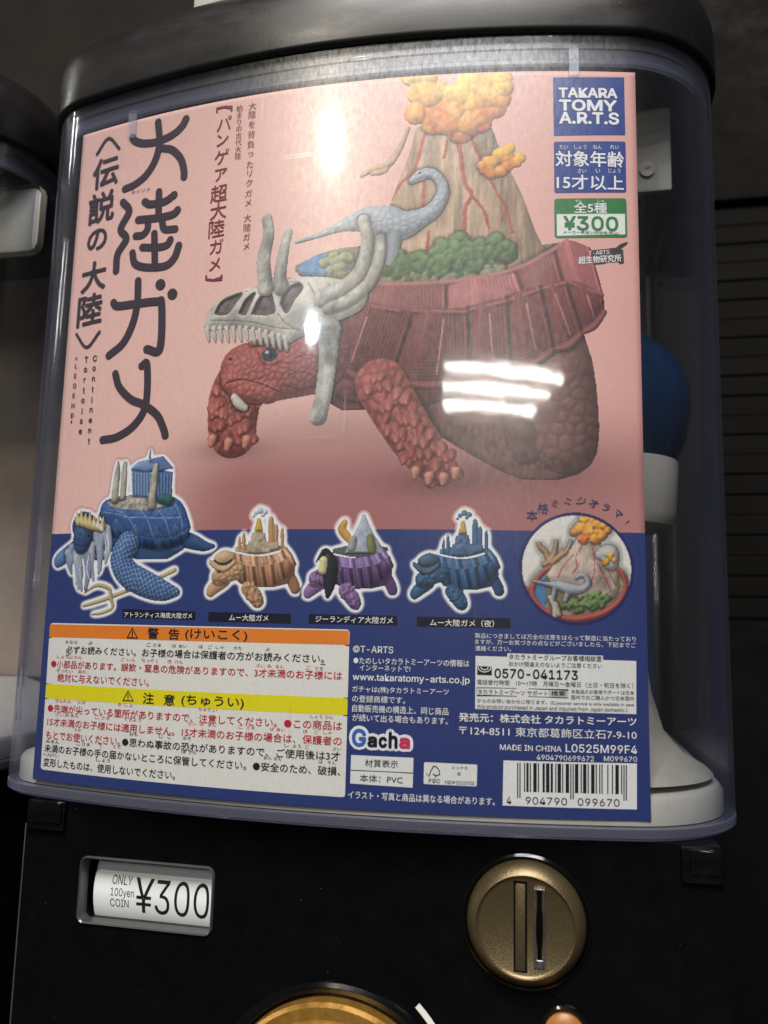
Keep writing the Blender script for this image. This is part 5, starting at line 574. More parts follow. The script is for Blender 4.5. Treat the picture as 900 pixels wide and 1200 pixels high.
WIN = (-55.2, -32.8, 45.5, 19.4, -1.6)     # price window: centre x, centre z, width, height, slant
def machine(root, dx, detail):
    # clear case: outer and inner skin of one wall, closed at the rims
    bm = bmesh.new()
    loft(bm, [ring(1.4, -2.0, dx), ring(1.4, 248, dx), ring(0, 248, dx), ring(0, -.5, dx), ring(.5, -2.0, dx), ring(1.4, -2.0, dx)])
    bmesh.ops.remove_doubles(bm, verts=bm.verts, dist=.001)
    bm_link('clear_case', bm, M_CASE, root, angle=13)
    bm = bmesh.new()
    loft(bm, [ring(3.2, -1.8, dx), ring(-.1, -1.8, dx), ring(-.2, -2.6, dx), ring(-.1, -4.2, dx), ring(1.2, -5.2, dx), ring(3.2, -5.2, dx), ring(3.2, -1.8, dx)])
    bmesh.ops.remove_doubles(bm, verts=bm.verts, dist=.001)
    bm_link('bottom_rim', bm, M_RIM, root, angle=13)
    bm = bmesh.new()
    loft(bm, [ring(o_, z_, dx) for o_, z_ in ((2.0, 236.2), (1.6, 236.6), (1.6, 238.0), (2.0, 238.5), (2.0, 241.5), (1.6, 242.0), (1.6, 244.0), (1.9, 244.4), (1.9, 247), (6.5, 247), (6.5, 244), (4.0, 242.5), (3.4, 238), (2.8, 236.2), (2.0, 236.2))])
    bmesh.ops.remove_doubles(bm, verts=bm.verts, dist=.001)
    bm_link('top_rim', bm, M_RIM, root, angle=13)
    # lid
    bm = bmesh.new()
    prof = [(4, 247.6), (-.6, 246.0), (-1.6, 246.6), (-1.9, 248), (-1.9, 262)]
    for i in range(1, 9):
        a = math.radians(90 * i / 8); prof.append((-1.9 + 20 * (1 - math.cos(a)), 262 + 20 * math.sin(a)))
    loft(bm, [ring(o_, z_, dx) for o_, z_ in prof], True, True, True)
    bm_link('lid', bm, M_LID, root, angle=50)
    if detail:
        bm = bmesh.new(); box(bm, -113.5, -111.8, 34, 148, 11, 244, .5); bm_link('added_pale_panel', bm, M_GREYP, root)  # pale sheet added in place of light coming through the left corner
    # floor tray and back wall inside
    bm = bmesh.new()
    loft(bm, [ring(3.4, -1.6, dx), ring(3.4, 5, dx), ring(4.6, 6.6, dx), ring(27, 11.5, dx), ring(60, 24, dx)], True, True, True)
    bm_link('hopper_floor', bm, M_WHITE, root, angle=40)
    bm = bmesh.new(); box(bm, -108 + dx, 116 + dx, 150, 156, 13.5, 246)
    bm_link('back_panel', bm, M_NAVY if detail else M_TAN, root, smooth=False)
    # base
    if detail:
        bm = bmesh.new()
        x0, x1, z0, z1 = -99.5 + dx, 119.5 + dx, -420, -5.4
        outer = rounded_rect((x0 + x1) / 2, (z0 + z1) / 2, x1 - x0, z1 - z0, 2.0, 4)
        hole = rounded_rect(WIN[0], WIN[1], WIN[2], WIN[3], 2.2)
        vo = [bm.verts.new((x, BASE_Y, z)) for x, z in outer]; vh = [bm.verts.new((x, BASE_Y, z)) for x, z in hole]
        es = [bm.edges.new((l[i], l[(i + 1) % len(l)])) for l in (vo, vh) for i in range(len(l))]
        bmesh.ops.triangle_fill(bm, edges=es, use_beauty=True)
        for l, d in ((vo, 190), (vh, 13)):
            nb = [bm.verts.new((v.co.x, BASE_Y + d, v.co.z)) for v in l]
            for i in range(len(l)):
                j = (i + 1) % len(l); bm.faces.new((l[i], l[j], nb[j], nb[i]))
            if d == 190: bm.faces.new(nb)
        bm_link('base_body', bm, M_BODY, root, angle=30)
    else:
        bm = bmesh.new(); box(bm, -99.5 + dx, 119.5 + dx, BASE_Y, 200, -420, -5.4, 2); bm_link('base_body', bm, M_BODY, root)

m1 = thing('capsule_machine', 'capsule toy vending machine with clear case, black lid and black base with bronze coin slot', 'vending machine', (4, 100, -420))
machine(m1, 0.0, True)
m2 = thing('capsule_machine', 'second capsule machine cut off at the left photo edge, with empty looking clear case', 'vending machine', (-264, 100, -420))
machine(m2, -268.0, False)

# ---- details of the near machine
def hinge(x0, x1, name='hinge_cover'):
    bm = bmesh.new(); box(bm, x0, x1, BASE_Y - 1.6, BASE_Y - .1, -15.2, -5.8, .5, 2); box(bm, x0 + 2.2, x1 - .8, BASE_Y - 2.5, BASE_Y - 1.65, -12.6, -6.0, .35, 2)
    return bm_link(name, bm, M_GLOSS, m1)
hinge(-98.5, -84.8); hinge(107.6, 118.6)
bm = bmesh.new(); box(bm, -100.6, -99.6, BASE_Y + .6, BASE_Y + 60, -410, -14, .3, 1); bm_link('edge_trim', bm, M_FRAME, m1)

# coin slot knob
KC = (64.6, BASE_Y, -29.6)
ck = None
bm = bmesh.new(); lathe(bm, [(18.6, -.3), (18.6, .5), (17.9, .9), (17.2, .2), (16.8, -.6)], KC, n=96); ck = bm_link('coin_slot', bm, M_GLOSS, m1)
bm = bmesh.new(); lathe(bm, [(16.9, -.4), (16.9, 2.2), (16.3, 3.4), (14.4, 5.6), (13.9, 5.8), (13.6, 5.3), (12.9, 4.9), (0.001, 4.9)], KC, n=96); bm_link('slot_disc', bm, M_GOLD, ck)
KY = BASE_Y - 4.9
bm = bmesh.new(); box(bm, KC[0] - 3.3, KC[0] + .5, KY - .12, KY + .3, KC[2] - 12.2, KC[2] + 12.2); bm_link('insert_groove', bm, M_GLOSS, ck, smooth=False)
bm = bmesh.new(); box(bm, KC[0] - 2.8, KC[0] + .0, KY - .75, KY, KC[2] - 11.7, KC[2] + 11.5, .25); bm_link('insert_bar', bm, M_GOLD, ck)
bm = bmesh.new()
for q in ((2.4, 3.0, -10.6, 10.6), (4.9, 5.5, -10.6, 10.6), (3.0, 4.9, -10.6, -8.4), (3.0, 4.9, 10.0, 10.6)): box(bm, KC[0] + q[0], KC[0] + q[1], KY - .7, KY + .2, KC[2] + q[2], KC[2] + q[3], .15, 1)
bm_link('slot_frame', bm, M_STEEL, ck)
bm = bmesh.new()
zs = [-8.4, -5.4, -3, 0, 3, 5.4, 10.0]; wd = [.62, .62, .85, .98, .85, .62, .62]
L = [bm.verts.new((KC[0] + 3.95 - w, KY - .3, KC[2] + z)) for z, w in zip(zs, wd)]; R_ = [bm.verts.new((KC[0] + 3.95 + w, KY - .3, KC[2] + z)) for z, w in zip(zs, wd)]
for i in range(6): bm.faces.new((L[i], R_[i], R_[i + 1], L[i + 1]))
bm_link('coin_opening', bm, plastic('slot_darkness', (3, 3, 3), .9, 0, .05), ck, smooth=False)

# turning handle at the lower edge
HC = (8.5, BASE_Y, -91.5)
bm = bmesh.new(); lathe(bm, [(39.5, -.3), (39.5, .8), (38.4, 1.5), (36.8, 1.2), (35.8, -.3)], HC, n=128); th = bm_link('turn_handle', bm, M_GLOSS, m1)
bm = bmesh.new(); lathe(bm, [(35.4, -.3), (35.4, 4.2), (34.4, 5.4), (31.2, 5.8), (30.4, 7.4), (29.2, 8.2), (27.8, 7.6), (26.8, 6.2), (20, 6.0), (0.001, 6.0)], HC, n=128); bm_link('handle_dial', bm, M_GOLD2, th)
bm = bmesh.new(); box(bm, HC[0] - 24, HC[0] + 24, BASE_Y - 20, BASE_Y - 6, HC[2] - 6, HC[2] + 6, 3); bm_link('handle_grip', bm, M_GOLD2, th)
# return button
RC = (75.3, BASE_Y, -58.5)
bm = bmesh.new(); lathe(bm, [(7.4, -.3), (7.4, .6), (6.7, 1.0), (5.9, .4)], RC, n=48); rb = bm_link('return_button', bm, M_GLOSS, m1)
bm = bmesh.new(); lathe(bm, [(5.7, -.3), (5.7, 1.4), (4.8, 2.3), (3, 2.9), (0.001, 3.0)], RC, n=48); bm_link('button_cap', bm, plastic('brown_button_plastic', (150, 98, 40), .4, .1), rb)
# white turning arrow printed on the body
AC = (4.0, 0, -87.1)
bm = bmesh.new(); pts = []
for i in range(13):
    a = math.radians(47 - 40 * i / 12); pts.append(a)
rA = 42.8
va = [[bm.verts.new((AC[0] + r * math.cos(a), BASE_Y - .06, AC[2] + r * math.sin(a))) for a in pts] for r in (rA - .9, rA + .9)]
for i in range(12): bm.faces.new((va[0][i], va[0][i + 1], va[1][i + 1], va[1][i]))
a = math.radians(6.5); tip = math.radians(0)
bm.faces.new([bm.verts.new((AC[0] + r * math.cos(q), BASE_Y - .06, AC[2] + r * math.sin(q))) for r, q in ((rA - 2.8, a), (rA, tip), (rA + 2.8, a))])
bm_link('turning_arrow', bm, plastic('white_print', (224, 222, 214), .5, .03), m1, smooth=False)

# price window: raised rim, white reel behind it
bm = bmesh.new()
def rr_loop(w, h, r, y): return [(x, y, z) for x, z in rounded_rect(WIN[0], WIN[1], w, h, r)]
loft(bm, [rr_loop(WIN[2] + 1.5, WIN[3] + 1.5, 2.7, BASE_Y - .02), rr_loop(WIN[2] + 1.2, WIN[3] + 1.2, 2.6, BASE_Y - .6), rr_loop(WIN[2] + .6, WIN[3] + .6, 2.2, BASE_Y - .9), rr_loop(WIN[2] - .2, WIN[3] - .2, 2.0, BASE_Y - .5), rr_loop(WIN[2] - .2, WIN[3] - .2, 2.0, BASE_Y + 4)])
pw = bm_link('price_window', bm, M_FRAME, m1)
DRUM = (BASE_Y + 4.5 + 18.0, WIN[1] - 2.0, 18.0)    # axis y, axis z, radius
bm = bmesh.new(); ls = []
for xx, rd in ((WIN[0] - 21.6, 16.6), (WIN[0] - 20.9, 17.7), (WIN[0] - 20.2, 18.0), (WIN[0] + 24, 18.0)):
    ls.append([(xx, DRUM[0] - rd * math.cos(2 * math.pi * i / 96), DRUM[1] + rd * math.sin(2 * math.pi * i / 96)) for i in range(96)])
loft(bm, ls, True, True, True); bm_link('price_reel', bm, plastic('white_reel_plastic', (216, 220, 222), .45, .03), pw, angle=30)
bm = bmesh.new(); box(bm, WIN[0] - 24, WIN[0] + 24, BASE_Y + 13.1, BASE_Y + 60, WIN[1] - 13, WIN[1] + 13)
for f in list(bm.faces):
    if abs(f.calc_center_median().y - BASE_Y - 13.1) < .01: bm.faces.remove(f)
bm_link('reel_housing', bm, M_GLOSS, pw, smooth=False)

# ------------------------------------------------------------------ writing
try:      # Blender's own interface font, closer to the print's grotesque than the default one
    import os
    FONT = bpy.data.fonts.load(os.path.join(bpy.utils.system_resource('DATAFILES', path='fonts'), 'Inter.woff2'))
except Exception:
    FONT = None
def slice_rows(me, n):
    bm = bmesh.new(); bm.from_mesh(me); ys_ = [v.co.y for v in bm.verts]; a, b = min(ys_), max(ys_)
    for i in range(1, n): bmesh.ops.bisect_plane(bm, geom=bm.verts[:] + bm.edges[:] + bm.faces[:], plane_co=(0, a + (b - a) * i / n, 0), plane_no=(0, 1, 0))
    bm.to_mesh(me); bm.free()
def text_mesh(s, bold=0.0, cut=0):
    cu = bpy.data.curves.new('writing', 'FONT'); cu.body = s; cu.font = FONT if FONT and all(ord(q) < 256 for q in s) else cu.font; cu.offset = bold; cu.resolution_u = 3; cu.fill_mode = 'FRONT'
    ob = bpy.data.objects.new('writing', cu); COL.objects.link(ob)
    dg = bpy.context.evaluated_depsgraph_get(); me = bpy.data.meshes.new_from_object(ob.evaluated_get(dg))
    cut and slice_rows(me, cut); n = len(me.vertices); v = np.empty(n * 3, np.float32); me.vertices.foreach_get('co', v); v = v.reshape(-1, 3)[:, :2].astype(float)
    f = [tuple(p.vertices) for p in me.polygons]
    bpy.data.objects.remove(ob); bpy.data.curves.remove(cu); bpy.data.meshes.remove(me)
    return v, f

class Layer:
    """flat printed shapes gathered per name and ink, laid on the curved sheet"""
    def __init__(s): s.d = {}
    def add(s, key, col, v, f, lev):
        V, F = s.d.setdefault(('warning_panel' if key == 'furigana' else key, col), ([], [])); b = len(V)
        V += [(x, y, lev) for x, y in v]; F += [tuple(i + b for i in q) for q in f]
LAY = Layer()
STEP = .045
def lay_y(x): return .00121 * x * x
def on_sheet(V): return [(x, lay_y(x) - .05 - STEP * l, y) for x, y, l in V]

def heavy(g, col, p, f, lev, d):
    """heavier ink: the same letters laid down a few times, each a hair above and beside the last"""
    k = 1 if d <= 0 else 4 if d < .03 else 8
    for i in range(k):
        a = 2 * math.pi * i / k; dx, dy = (d * math.cos(a), d * math.sin(a)) if d > 0 else (0, 0)
        LAY.add(g, col, [(q[0] + dx, q[1] + dy) for q in p], f, lev + i * .08)
def add_text(g, t, xl, yl, xr, yr, h, col, bold, lev=4):
    v, f = text_mesh(t)
    if not len(v): return
    mn = v.min(0); mx = v.max(0); w = mx - mn; tiny = t in ('ー', '一')
    u = (v - mn) / np.maximum(w, 1e-6)
    x = xl + (xr - xl) * u[:, 0]; y = yl + (yr - yl) * u[:, 0] + (u[:, 1] - .5) * h
    heavy(g, col, np.stack([x, y], -1), f, lev, bold * h * .8)
for a in TEXT_LINES: add_text(*a)
for g, chars, col, bold in VERTICAL_TEXT:
    for i, (ch, x, y, s) in enumerate(chars):
        v, f = text_mesh(ch)
        if not len(v): continue
        c = (v.min(0) + v.max(0)) / 2; ext = (v.max(0) - v.min(0)); k = s / (1.0 if ord(ch) > 255 else .78)
        if ord(ch) < 256: k = s / .8
        p = (v - c) * k * (1.13 if g in ('title_lettering', 'vertical_caption') else 1)
        if g == 'arched_lettering':
            an = -math.radians((x - 66.0) * 1.6); p = np.stack([p[:, 0] * math.cos(an) - p[:, 1] * math.sin(an), p[:, 0] * math.sin(an) + p[:, 1] * math.cos(an)], -1)
        if g == 'title_lettering' or g == 'vertical_caption': p[:, 1] += p[:, 0] * .06
        heavy(g, col, p + np.array((x, y)), f, 4, bold * s)

def smooth_line(p, n=10):
    p = [np.array(q, float) for q in p]
    if len(p) < 3: return p
    q = [2 * p[0] - p[1]] + p + [2 * p[-1] - p[-2]]; out = []
    for i in range(1, len(q) - 2):
        for k in range(n):
            t = k / n; out.append(.5 * (2 * q[i] + (q[i + 1] - q[i - 1]) * t + (2 * q[i - 1] - 5 * q[i] + 4 * q[i + 1] - q[i + 2]) * t * t + (3 * q[i] - q[i - 1] - 3 * q[i + 1] + q[i + 2]) * t ** 3))
    out.append(p[-1]); return out
def ribbon(pts, w, curvy=True):
    p = smooth_line(pts) if curvy else [np.array(q, float) for q in pts]
    n = len(p); V = []; F = []; T = []
    for i in range(n):
        a = p[max(0, i - 1)]; b = p[min(n - 1, i + 1)]; d = b - a; d = d / max(np.hypot(*d), 1e-9); T.append(d)
        m = 1.0
        if 0 < i < n - 1:
            e = p[i + 1] - p[i]; e = e / max(np.hypot(*e), 1e-9); m = 1 / max(.5, abs(d @ e))
        nn = np.array([-d[1], d[0]]) * w / 2 * m; V += [tuple(p[i] + nn), tuple(p[i] - nn)]
    for i in range(n - 1): F.append((2 * i, 2 * i + 1, 2 * i + 3, 2 * i + 2))
    for i, sg in ((0, -1), (n - 1, 1)):
        base = len(V); a0 = math.atan2(T[i][1], T[i][0]) * 1.0; ids = []
        for k in range(1, 8):
            a = a0 + sg * math.pi / 2 - sg * math.pi * k / 8 if sg > 0 else a0 - math.pi / 2 - math.pi * k / 8
            V.append((p[i][0] + w / 2 * math.cos(a), p[i][1] + w / 2 * math.sin(a))); ids.append(len(V) - 1)
        F.append(tuple([2 * i] + ids + [2 * i + 1]) if sg > 0 else tuple([2 * i + 1] + ids + [2 * i]))
    return V, F
for k, (g, pts, w, col) in enumerate(STROKES):
    V, F = ribbon(pts, w, g in ('title_lettering', 'paper_mark_panel', 'contact_panel') and w > .28)
    LAY.add(g, col, V, F, 4 + (k % 7) * .25)

def sliced(V, F, lev):
    """cut wide flat shapes into 4 mm strips so they bend with the sheet"""
    bm = bmesh.new(); vs = [bm.verts.new((x, y, 0)) for x, y in V]
    for f in F: bm.faces.new([vs[i] for i in f])
    bmesh.ops.triangulate(bm, faces=bm.faces)
    x0 = min(v[0] for v in V); x1 = max(v[0] for v in V); x = math.floor(x0 / 4) * 4 + 4
    while x < x1:
        bmesh.ops.bisect_plane(bm, geom=bm.verts[:] + bm.edges[:] + bm.faces[:], plane_co=(x, 0, 0), plane_no=(1, 0, 0)); x += 4
    bm.verts.index_update(); r = [(v.co.x, v.co.y) for v in bm.verts], [tuple(v.index for v in f.verts) for f in bm.faces]; bm.free(); return r
for g, pts, col, lev in PANELS:
    V, F = sliced(pts, [tuple(range(len(pts)))], lev)
    LAY.add(g, col, V, F, lev)

# ------------------------------------------------------------------ the printed sheet
HP = 234.8; XB = 83.3                         # sheet height; height of the border between pink and blue
poster = thing('display_poster', 'curved printed display card with pink tortoise picture and blue lower half behind the clear case', 'poster', (0, 12, 0))
xs = np.linspace(-100, 100, 101); ys = np.concatenate([np.linspace(0, XB, 30), np.linspace(XB, HP, 110)[1:]])
nx, ny = len(xs), len(ys); X, Y = np.meshgrid(xs, ys)
def pl(c): return np.array(lin(c))
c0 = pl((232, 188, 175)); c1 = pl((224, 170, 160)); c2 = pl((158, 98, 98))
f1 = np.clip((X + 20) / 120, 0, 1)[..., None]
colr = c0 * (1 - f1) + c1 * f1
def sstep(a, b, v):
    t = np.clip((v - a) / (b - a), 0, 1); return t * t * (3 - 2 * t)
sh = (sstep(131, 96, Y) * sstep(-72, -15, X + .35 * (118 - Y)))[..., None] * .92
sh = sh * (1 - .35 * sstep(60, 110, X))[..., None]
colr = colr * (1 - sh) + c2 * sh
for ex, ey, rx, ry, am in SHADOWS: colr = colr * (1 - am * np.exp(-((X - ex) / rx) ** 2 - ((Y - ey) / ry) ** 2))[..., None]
colr = colr * (1 - .10 * sstep(190, 240, Y) * sstep(0, -60, X))[..., None]
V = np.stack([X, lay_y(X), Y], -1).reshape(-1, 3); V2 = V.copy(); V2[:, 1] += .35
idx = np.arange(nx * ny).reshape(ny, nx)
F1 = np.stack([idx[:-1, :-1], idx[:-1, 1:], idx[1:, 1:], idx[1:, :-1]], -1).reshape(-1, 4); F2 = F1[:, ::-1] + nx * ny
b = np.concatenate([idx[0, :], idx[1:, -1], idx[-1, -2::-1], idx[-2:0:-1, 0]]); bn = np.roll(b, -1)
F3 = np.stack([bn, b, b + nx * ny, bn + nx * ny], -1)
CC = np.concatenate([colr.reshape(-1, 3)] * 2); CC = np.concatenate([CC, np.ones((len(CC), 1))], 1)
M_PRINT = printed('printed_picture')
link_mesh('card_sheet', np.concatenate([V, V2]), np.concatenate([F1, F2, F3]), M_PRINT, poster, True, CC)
BLUE = (46, 60, 114)
xs2 = np.linspace(-100, 100, 101); Vb = [(x, y, .25) for y in (0.0, XB) for x in xs2]; Fb = [(i, i + 1, i + 102, i + 101) for i in range(100)]
link_mesh('blue_band', on_sheet(Vb), Fb, ink(BLUE), poster)

PANEL_PARENT = {}
NAMES = {'furigana': 'warning_panel'}
NUMB = {}
order = sorted(LAY.d.items(), key=lambda kv: (NAMES.get(kv[0][0], kv[0][0]), min(v[2] for v in kv[1][0])))
for (g, col), (V, F) in order:
    g = NAMES.get(g, g)
    flat = min(v[2] for v in V) < 3
    par = PANEL_PARENT.get(g)
    nm = g.split('#')[0] if par is None else ('panel_inset' if flat else 'lettering')
    if g in ('title_lettering', 'english_lettering', 'vertical_caption', 'arched_lettering', 'maker_notes'): nm = g; par = None
    o = link_mesh(nm, on_sheet(V), F, ink(col), par or poster)
    if par is None: PANEL_PARENT[g] = o

# badge logo: rounded five-letter word with white outline
def logo():
    x0, x1, yc, h = LOGO_BOX
    parts = [('G', 0, .25, 1.0, (56, 104, 178)), ('a', .27, .44, .62, (24, 24, 28)), ('c', .46, .61, .62, (24, 24, 28)), ('h', .63, .79, .9, (24, 24, 28)), ('a', .81, 1.0, .62, (200, 50, 96))]
    root = None
    for t, a, b_, hh, c in parts:
        xa = x0 + (x1 - x0) * a; xb = x0 + (x1 - x0) * b_; yb = yc - h / 2
        for cc, fat, lev in (((236, 236, 240), 1.15, 2.5), (c, .28, 5.0)):
            v, f = text_mesh(t); mn = v.min(0); mx = v.max(0); u = (v - mn) / (mx - mn); V = []; F = []
            for i in range(12):                                 # fatter letters: the same shape laid down around a small circle
                dx, dy = fat * math.cos(math.pi * i / 6), fat * math.sin(math.pi * i / 6); b0 = len(V)
                V += [(xa + .3 + (xb - xa - .6) * p + dx, yb + .3 + (h * hh - .6) * q + dy, lev + i * .08 + a * .3) for p, q in u]; F += [tuple(k + b0 for k in q) for q in f]
            f = F
            o = link_mesh('round_logo' if root is None else 'logo_letter', on_sheet(V), f, ink(cc), root or poster)
            root = root or o
logo()

# ------------------------------------------------------------------ printed pictures, drawn as ink colours on fine meshes
def blur(a, r):
    for ax in (0, 1):
        p = np.pad(a, [(r + 1, r) if i == ax else (0, 0) for i in range(a.ndim)], mode='edge'); c = np.cumsum(p, axis=ax)
        n = a.shape[ax]; hi = np.take(c, range(2 * r + 1, 2 * r + 1 + n), axis=ax); lo = np.take(c, range(0, n), axis=ax); a = (hi - lo) / (2 * r + 1)
    return a
def field(rng, ny, nx, cell, octv=4, sx=1.0, sy=1.0):
    out = np.zeros((ny, nx)); amp = 1; tot = 0
    for o_ in range(octv):
        cy = max(2, int(ny / (cell * sy)) + 2); cx = max(2, int(nx / (cell * sx)) + 2); g = rng.random((cy + 1, cx + 1))
        yy = np.linspace(0, cy - 1e-6, ny); xx = np.linspace(0, cx - 1e-6, nx); yi = yy.astype(int); xi = xx.astype(int); fy = (yy - yi)[:, None]; fx = (xx - xi)[None]
        fy = fy * fy * (3 - 2 * fy); fx = fx * fx * (3 - 2 * fx)
        a = g[yi][:, xi]; b_ = g[yi][:, xi + 1]; c = g[yi + 1][:, xi]; d = g[yi + 1][:, xi + 1]
        out += amp * ((a * (1 - fx) + b_ * fx) * (1 - fy) + (c * (1 - fx) + d * fx) * fy); tot += amp; amp *= .55; cell = max(2, cell / 2)
    return out / tot - .5

class Picture:
    def __init__(s, box, step, seed):
        s.x0, s.y0, s.x1, s.y1 = box; s.st = step
        s.nx = int((s.x1 - s.x0) / step) + 1; s.ny = int((s.y1 - s.y0) / step) + 1
        s.Z = np.full((s.ny, s.nx), -1e3); s.C = np.zeros((s.ny, s.nx, 3)); s.rng = np.random.default_rng(seed)
        s.X, s.Y = np.meshgrid(s.x0 + np.arange(s.nx) * step, s.y0 + np.arange(s.ny) * step)
        r = s.rng; s.N = dict(rock=field(r, s.ny, s.nx, 18, 5, 1, 1.6), grain=field(r, s.ny, s.nx, 7, 3), fine=field(r, s.ny, s.nx, 4, 2), ridge=field(r, s.ny, s.nx, 13, 4, .8, 5.5), skin=s.cells(9.0), hide=s.cells(16.0))
    def cells(s, c):
        gy, gx = int(s.ny / c) + 4, int(s.nx / c) + 4; J = s.rng.random((gy, gx, 2)); yy, xx = np.mgrid[0:s.ny, 0:s.nx] / c + 1.0; yi = yy.astype(int); xi = xx.astype(int)
        f1 = np.full(yy.shape, 9.0); f2 = f1.copy()
        for a in (-1, 0, 1):
            for b_ in (-1, 0, 1):
                p = J[yi + a, xi + b_]; d = np.hypot(yi + a + p[..., 0] - yy, xi + b_ + p[..., 1] - xx); f2 = np.minimum(f2, np.maximum(f1, d)); f1 = np.minimum(f1, d)
        return np.clip((f2 - f1) * 1.6, 0, .75) - .45
    def win(s, xa, xb, ya, yb):
        i0 = max(0, int((xa - s.x0) / s.st)); i1 = min(s.nx, int((xb - s.x0) / s.st) + 2); j0 = max(0, int((ya - s.y0) / s.st)); j1 = min(s.ny, int((yb - s.y0) / s.st) + 2)
        return (slice(j0, j1), slice(i0, i1)) if i1 > i0 and j1 > j0 else None
    def put(s, w, m, z, col, tex=None):
        if tex and tex[0] in s.N:
            n = s.N[tex[0]][w]; z = z + n * 1.5 * tex[1]; col = np.array(col)[None, None] * (1 + n[..., None] * .55 * tex[1])
        m = m & (z > s.Z[w]); s.Z[w] = np.where(m, z, s.Z[w]); s.C[w] = np.where(m[..., None], col, s.C[w])
    def ball(s, x, y, z, r, col, tex=None):
        w = s.win(x - r, x + r, y - r, y + r)
        if w is None: return
        d = (s.X[w] - x) ** 2 + (s.Y[w] - y) ** 2; s.put(w, d < r * r, z + np.sqrt(np.maximum(r * r - d, 0)), np.array(col, float), tex)
    def chain(s, pts, z=0, col=(0, 0, 0), tex=None, r=None):
        p = [np.array((q[0], q[1], q[2] if len(q) > 2 else r)) for q in pts]; p = smooth_line(p, 8) if len(p) > 2 else p
        k = 0
        for a, b_ in zip(p, p[1:]):
            L_ = np.hypot(*(b_ - a)[:2]); n = max(1, int(L_ / max(.12, min(a[2], b_[2]) * .22)))
            for i in range(n + (b_ is p[-1])):
                q = a + (b_ - a) * i / n; c = np.array(col, float); k += L_ / n
                if tex and tex[0] == 'rib': c = c * (1 + tex[1] * .4 * math.sin(k * 5.5))
                s.ball(q[0], q[1], z, q[2], c, tex if tex and tex[0] != 'net' else None)
        if tex and tex[0] == 'net': s.scales(pts, col)
    def scales(s, pts, col):
        xs_ = [q[0] for q in pts]; ys_ = [q[1] for q in pts]; w = s.win(min(xs_) - 6, max(xs_) + 6, min(ys_) - 6, max(ys_) + 6)
        g = np.abs(np.sin(s.X[w] * 2.1 + s.Y[w] * .9)) * np.abs(np.sin(s.Y[w] * 2.0 - s.X[w] * .8 + s.N['rock'][w] * 6)); sel = np.all(np.abs(s.C[w] - np.array(col)) < 1, -1) & (g < .16)
        s.C[w] = np.where(sel[..., None], np.array((128, 156, 190.)), s.C[w])
    def inside(s, w, P):
        x = s.X[w]; y = s.Y[w]; m = np.zeros(x.shape, bool); n = len(P)
        for i in range(n):
            xa, ya = P[i][:2]; xb, yb = P[(i + 1) % n][:2]
            if ya == yb: continue
            m ^= ((ya > y) != (yb > y)) & (x < (xb - xa) * (y - ya) / (yb - ya) + xa)
        return m
    def dist(s, w, P, closed):
        x = s.X[w]; y = s.Y[w]; d = np.full(x.shape, 1e9); n = len(P)
        for i in range(n if closed else n - 1):
            a = np.array(P[i][:2]); b_ = np.array(P[(i + 1) % n][:2]); v = b_ - a; t = np.clip(((x - a[0]) * v[0] + (y - a[1]) * v[1]) / max(v @ v, 1e-9), 0, 1)
            d = np.minimum(d, (x - a[0] - t * v[0]) ** 2 + (y - a[1] - t * v[1]) ** 2)
        return np.sqrt(d)
    def bb(s, P, m=0): return s.win(min(p[0] for p in P) - m, max(p[0] for p in P) + m, min(p[1] for p in P) - m, max(p[1] for p in P) + m)
    def poly(s, P, z=0, dome=0, col=(0, 0, 0), tex=None):
        P = [tuple(q) for q in smooth_line(list(P) + [P[0]], 5)][:-1] if len(P) > 6 else P
        w = s.bb(P)
        if w is None: return
        m = s.inside(w, P); d = s.dist(w, P, True); D_ = max(d[m].max() if m.any() else 1, 1e-6); t = np.clip(d / D_, 0, 1)
        s.put(w, m, z + dome * np.sqrt(np.maximum(0, 1 - (1 - t) ** 2)), np.array(col, float), tex)
    def stroke(s, P, w=1, col=(0, 0, 0), dz=0):
        P = smooth_line(P, 6) if len(P) > 2 else P
        q = s.bb(P, w)
        if q is None: return
        d = s.dist(q, P, False) + s.N['fine'][q] * w * .5; m = (d < w / 2) & (s.Z[q] > -500)
        s.Z[q] = np.where(m, s.Z[q] + dz * np.clip(1 - d / (w / 2), 0, 1) ** .5, s.Z[q]); s.C[q] = np.where(m[..., None], np.array(col, float), s.C[q])
    def dot(s, P, r=1, col=(0, 0, 0)):
        x, y = P[0][:2]; w = s.win(x - r, x + r, y - r, y + r)
        if w is None: return
        m = ((s.X[w] - x) ** 2 + ((s.Y[w] - y) * 1.25) ** 2 < r * r) & (s.Z[w] > -500); s.C[w] = np.where(m[..., None], np.array(col, float), s.C[w])
    def hole(s, P, z=0, col=(0, 0, 0)):
        P = [tuple(q) for q in smooth_line(list(P) + [P[0]], 5)][:-1]
        w = s.bb(P)
        if w is None: return
        m = s.inside(w, P) & (s.Z[w] > -500); d = np.clip(s.dist(w, P, True) / 1.1, 0, 1); n = s.N['grain'][w]
        s.Z[w] = np.where(m, s.Z[w] - z * d, s.Z[w]); s.C[w] = np.where(m[..., None], np.array(col, float) * (1 + n[..., None] * .5), s.C[w])
    def pick(s, P, n):
        xa, xb = min(p[0] for p in P), max(p[0] for p in P); ya, yb = min(p[1] for p in P), max(p[1] for p in P); out = []
        for _ in range(n * 30):
            if len(out) >= n: break
            x = s.rng.uniform(xa, xb); y = s.rng.uniform(ya, yb); m = False; k = len(P)
            for i in range(k):
                x1, y1 = P[i][:2]; x2, y2 = P[(i + 1) % k][:2]
                if (y1 > y) != (y2 > y) and x < (x2 - x1) * (y - y1) / (y2 - y1) + x1: m = not m
            if m: out.append((x, y))
        return out
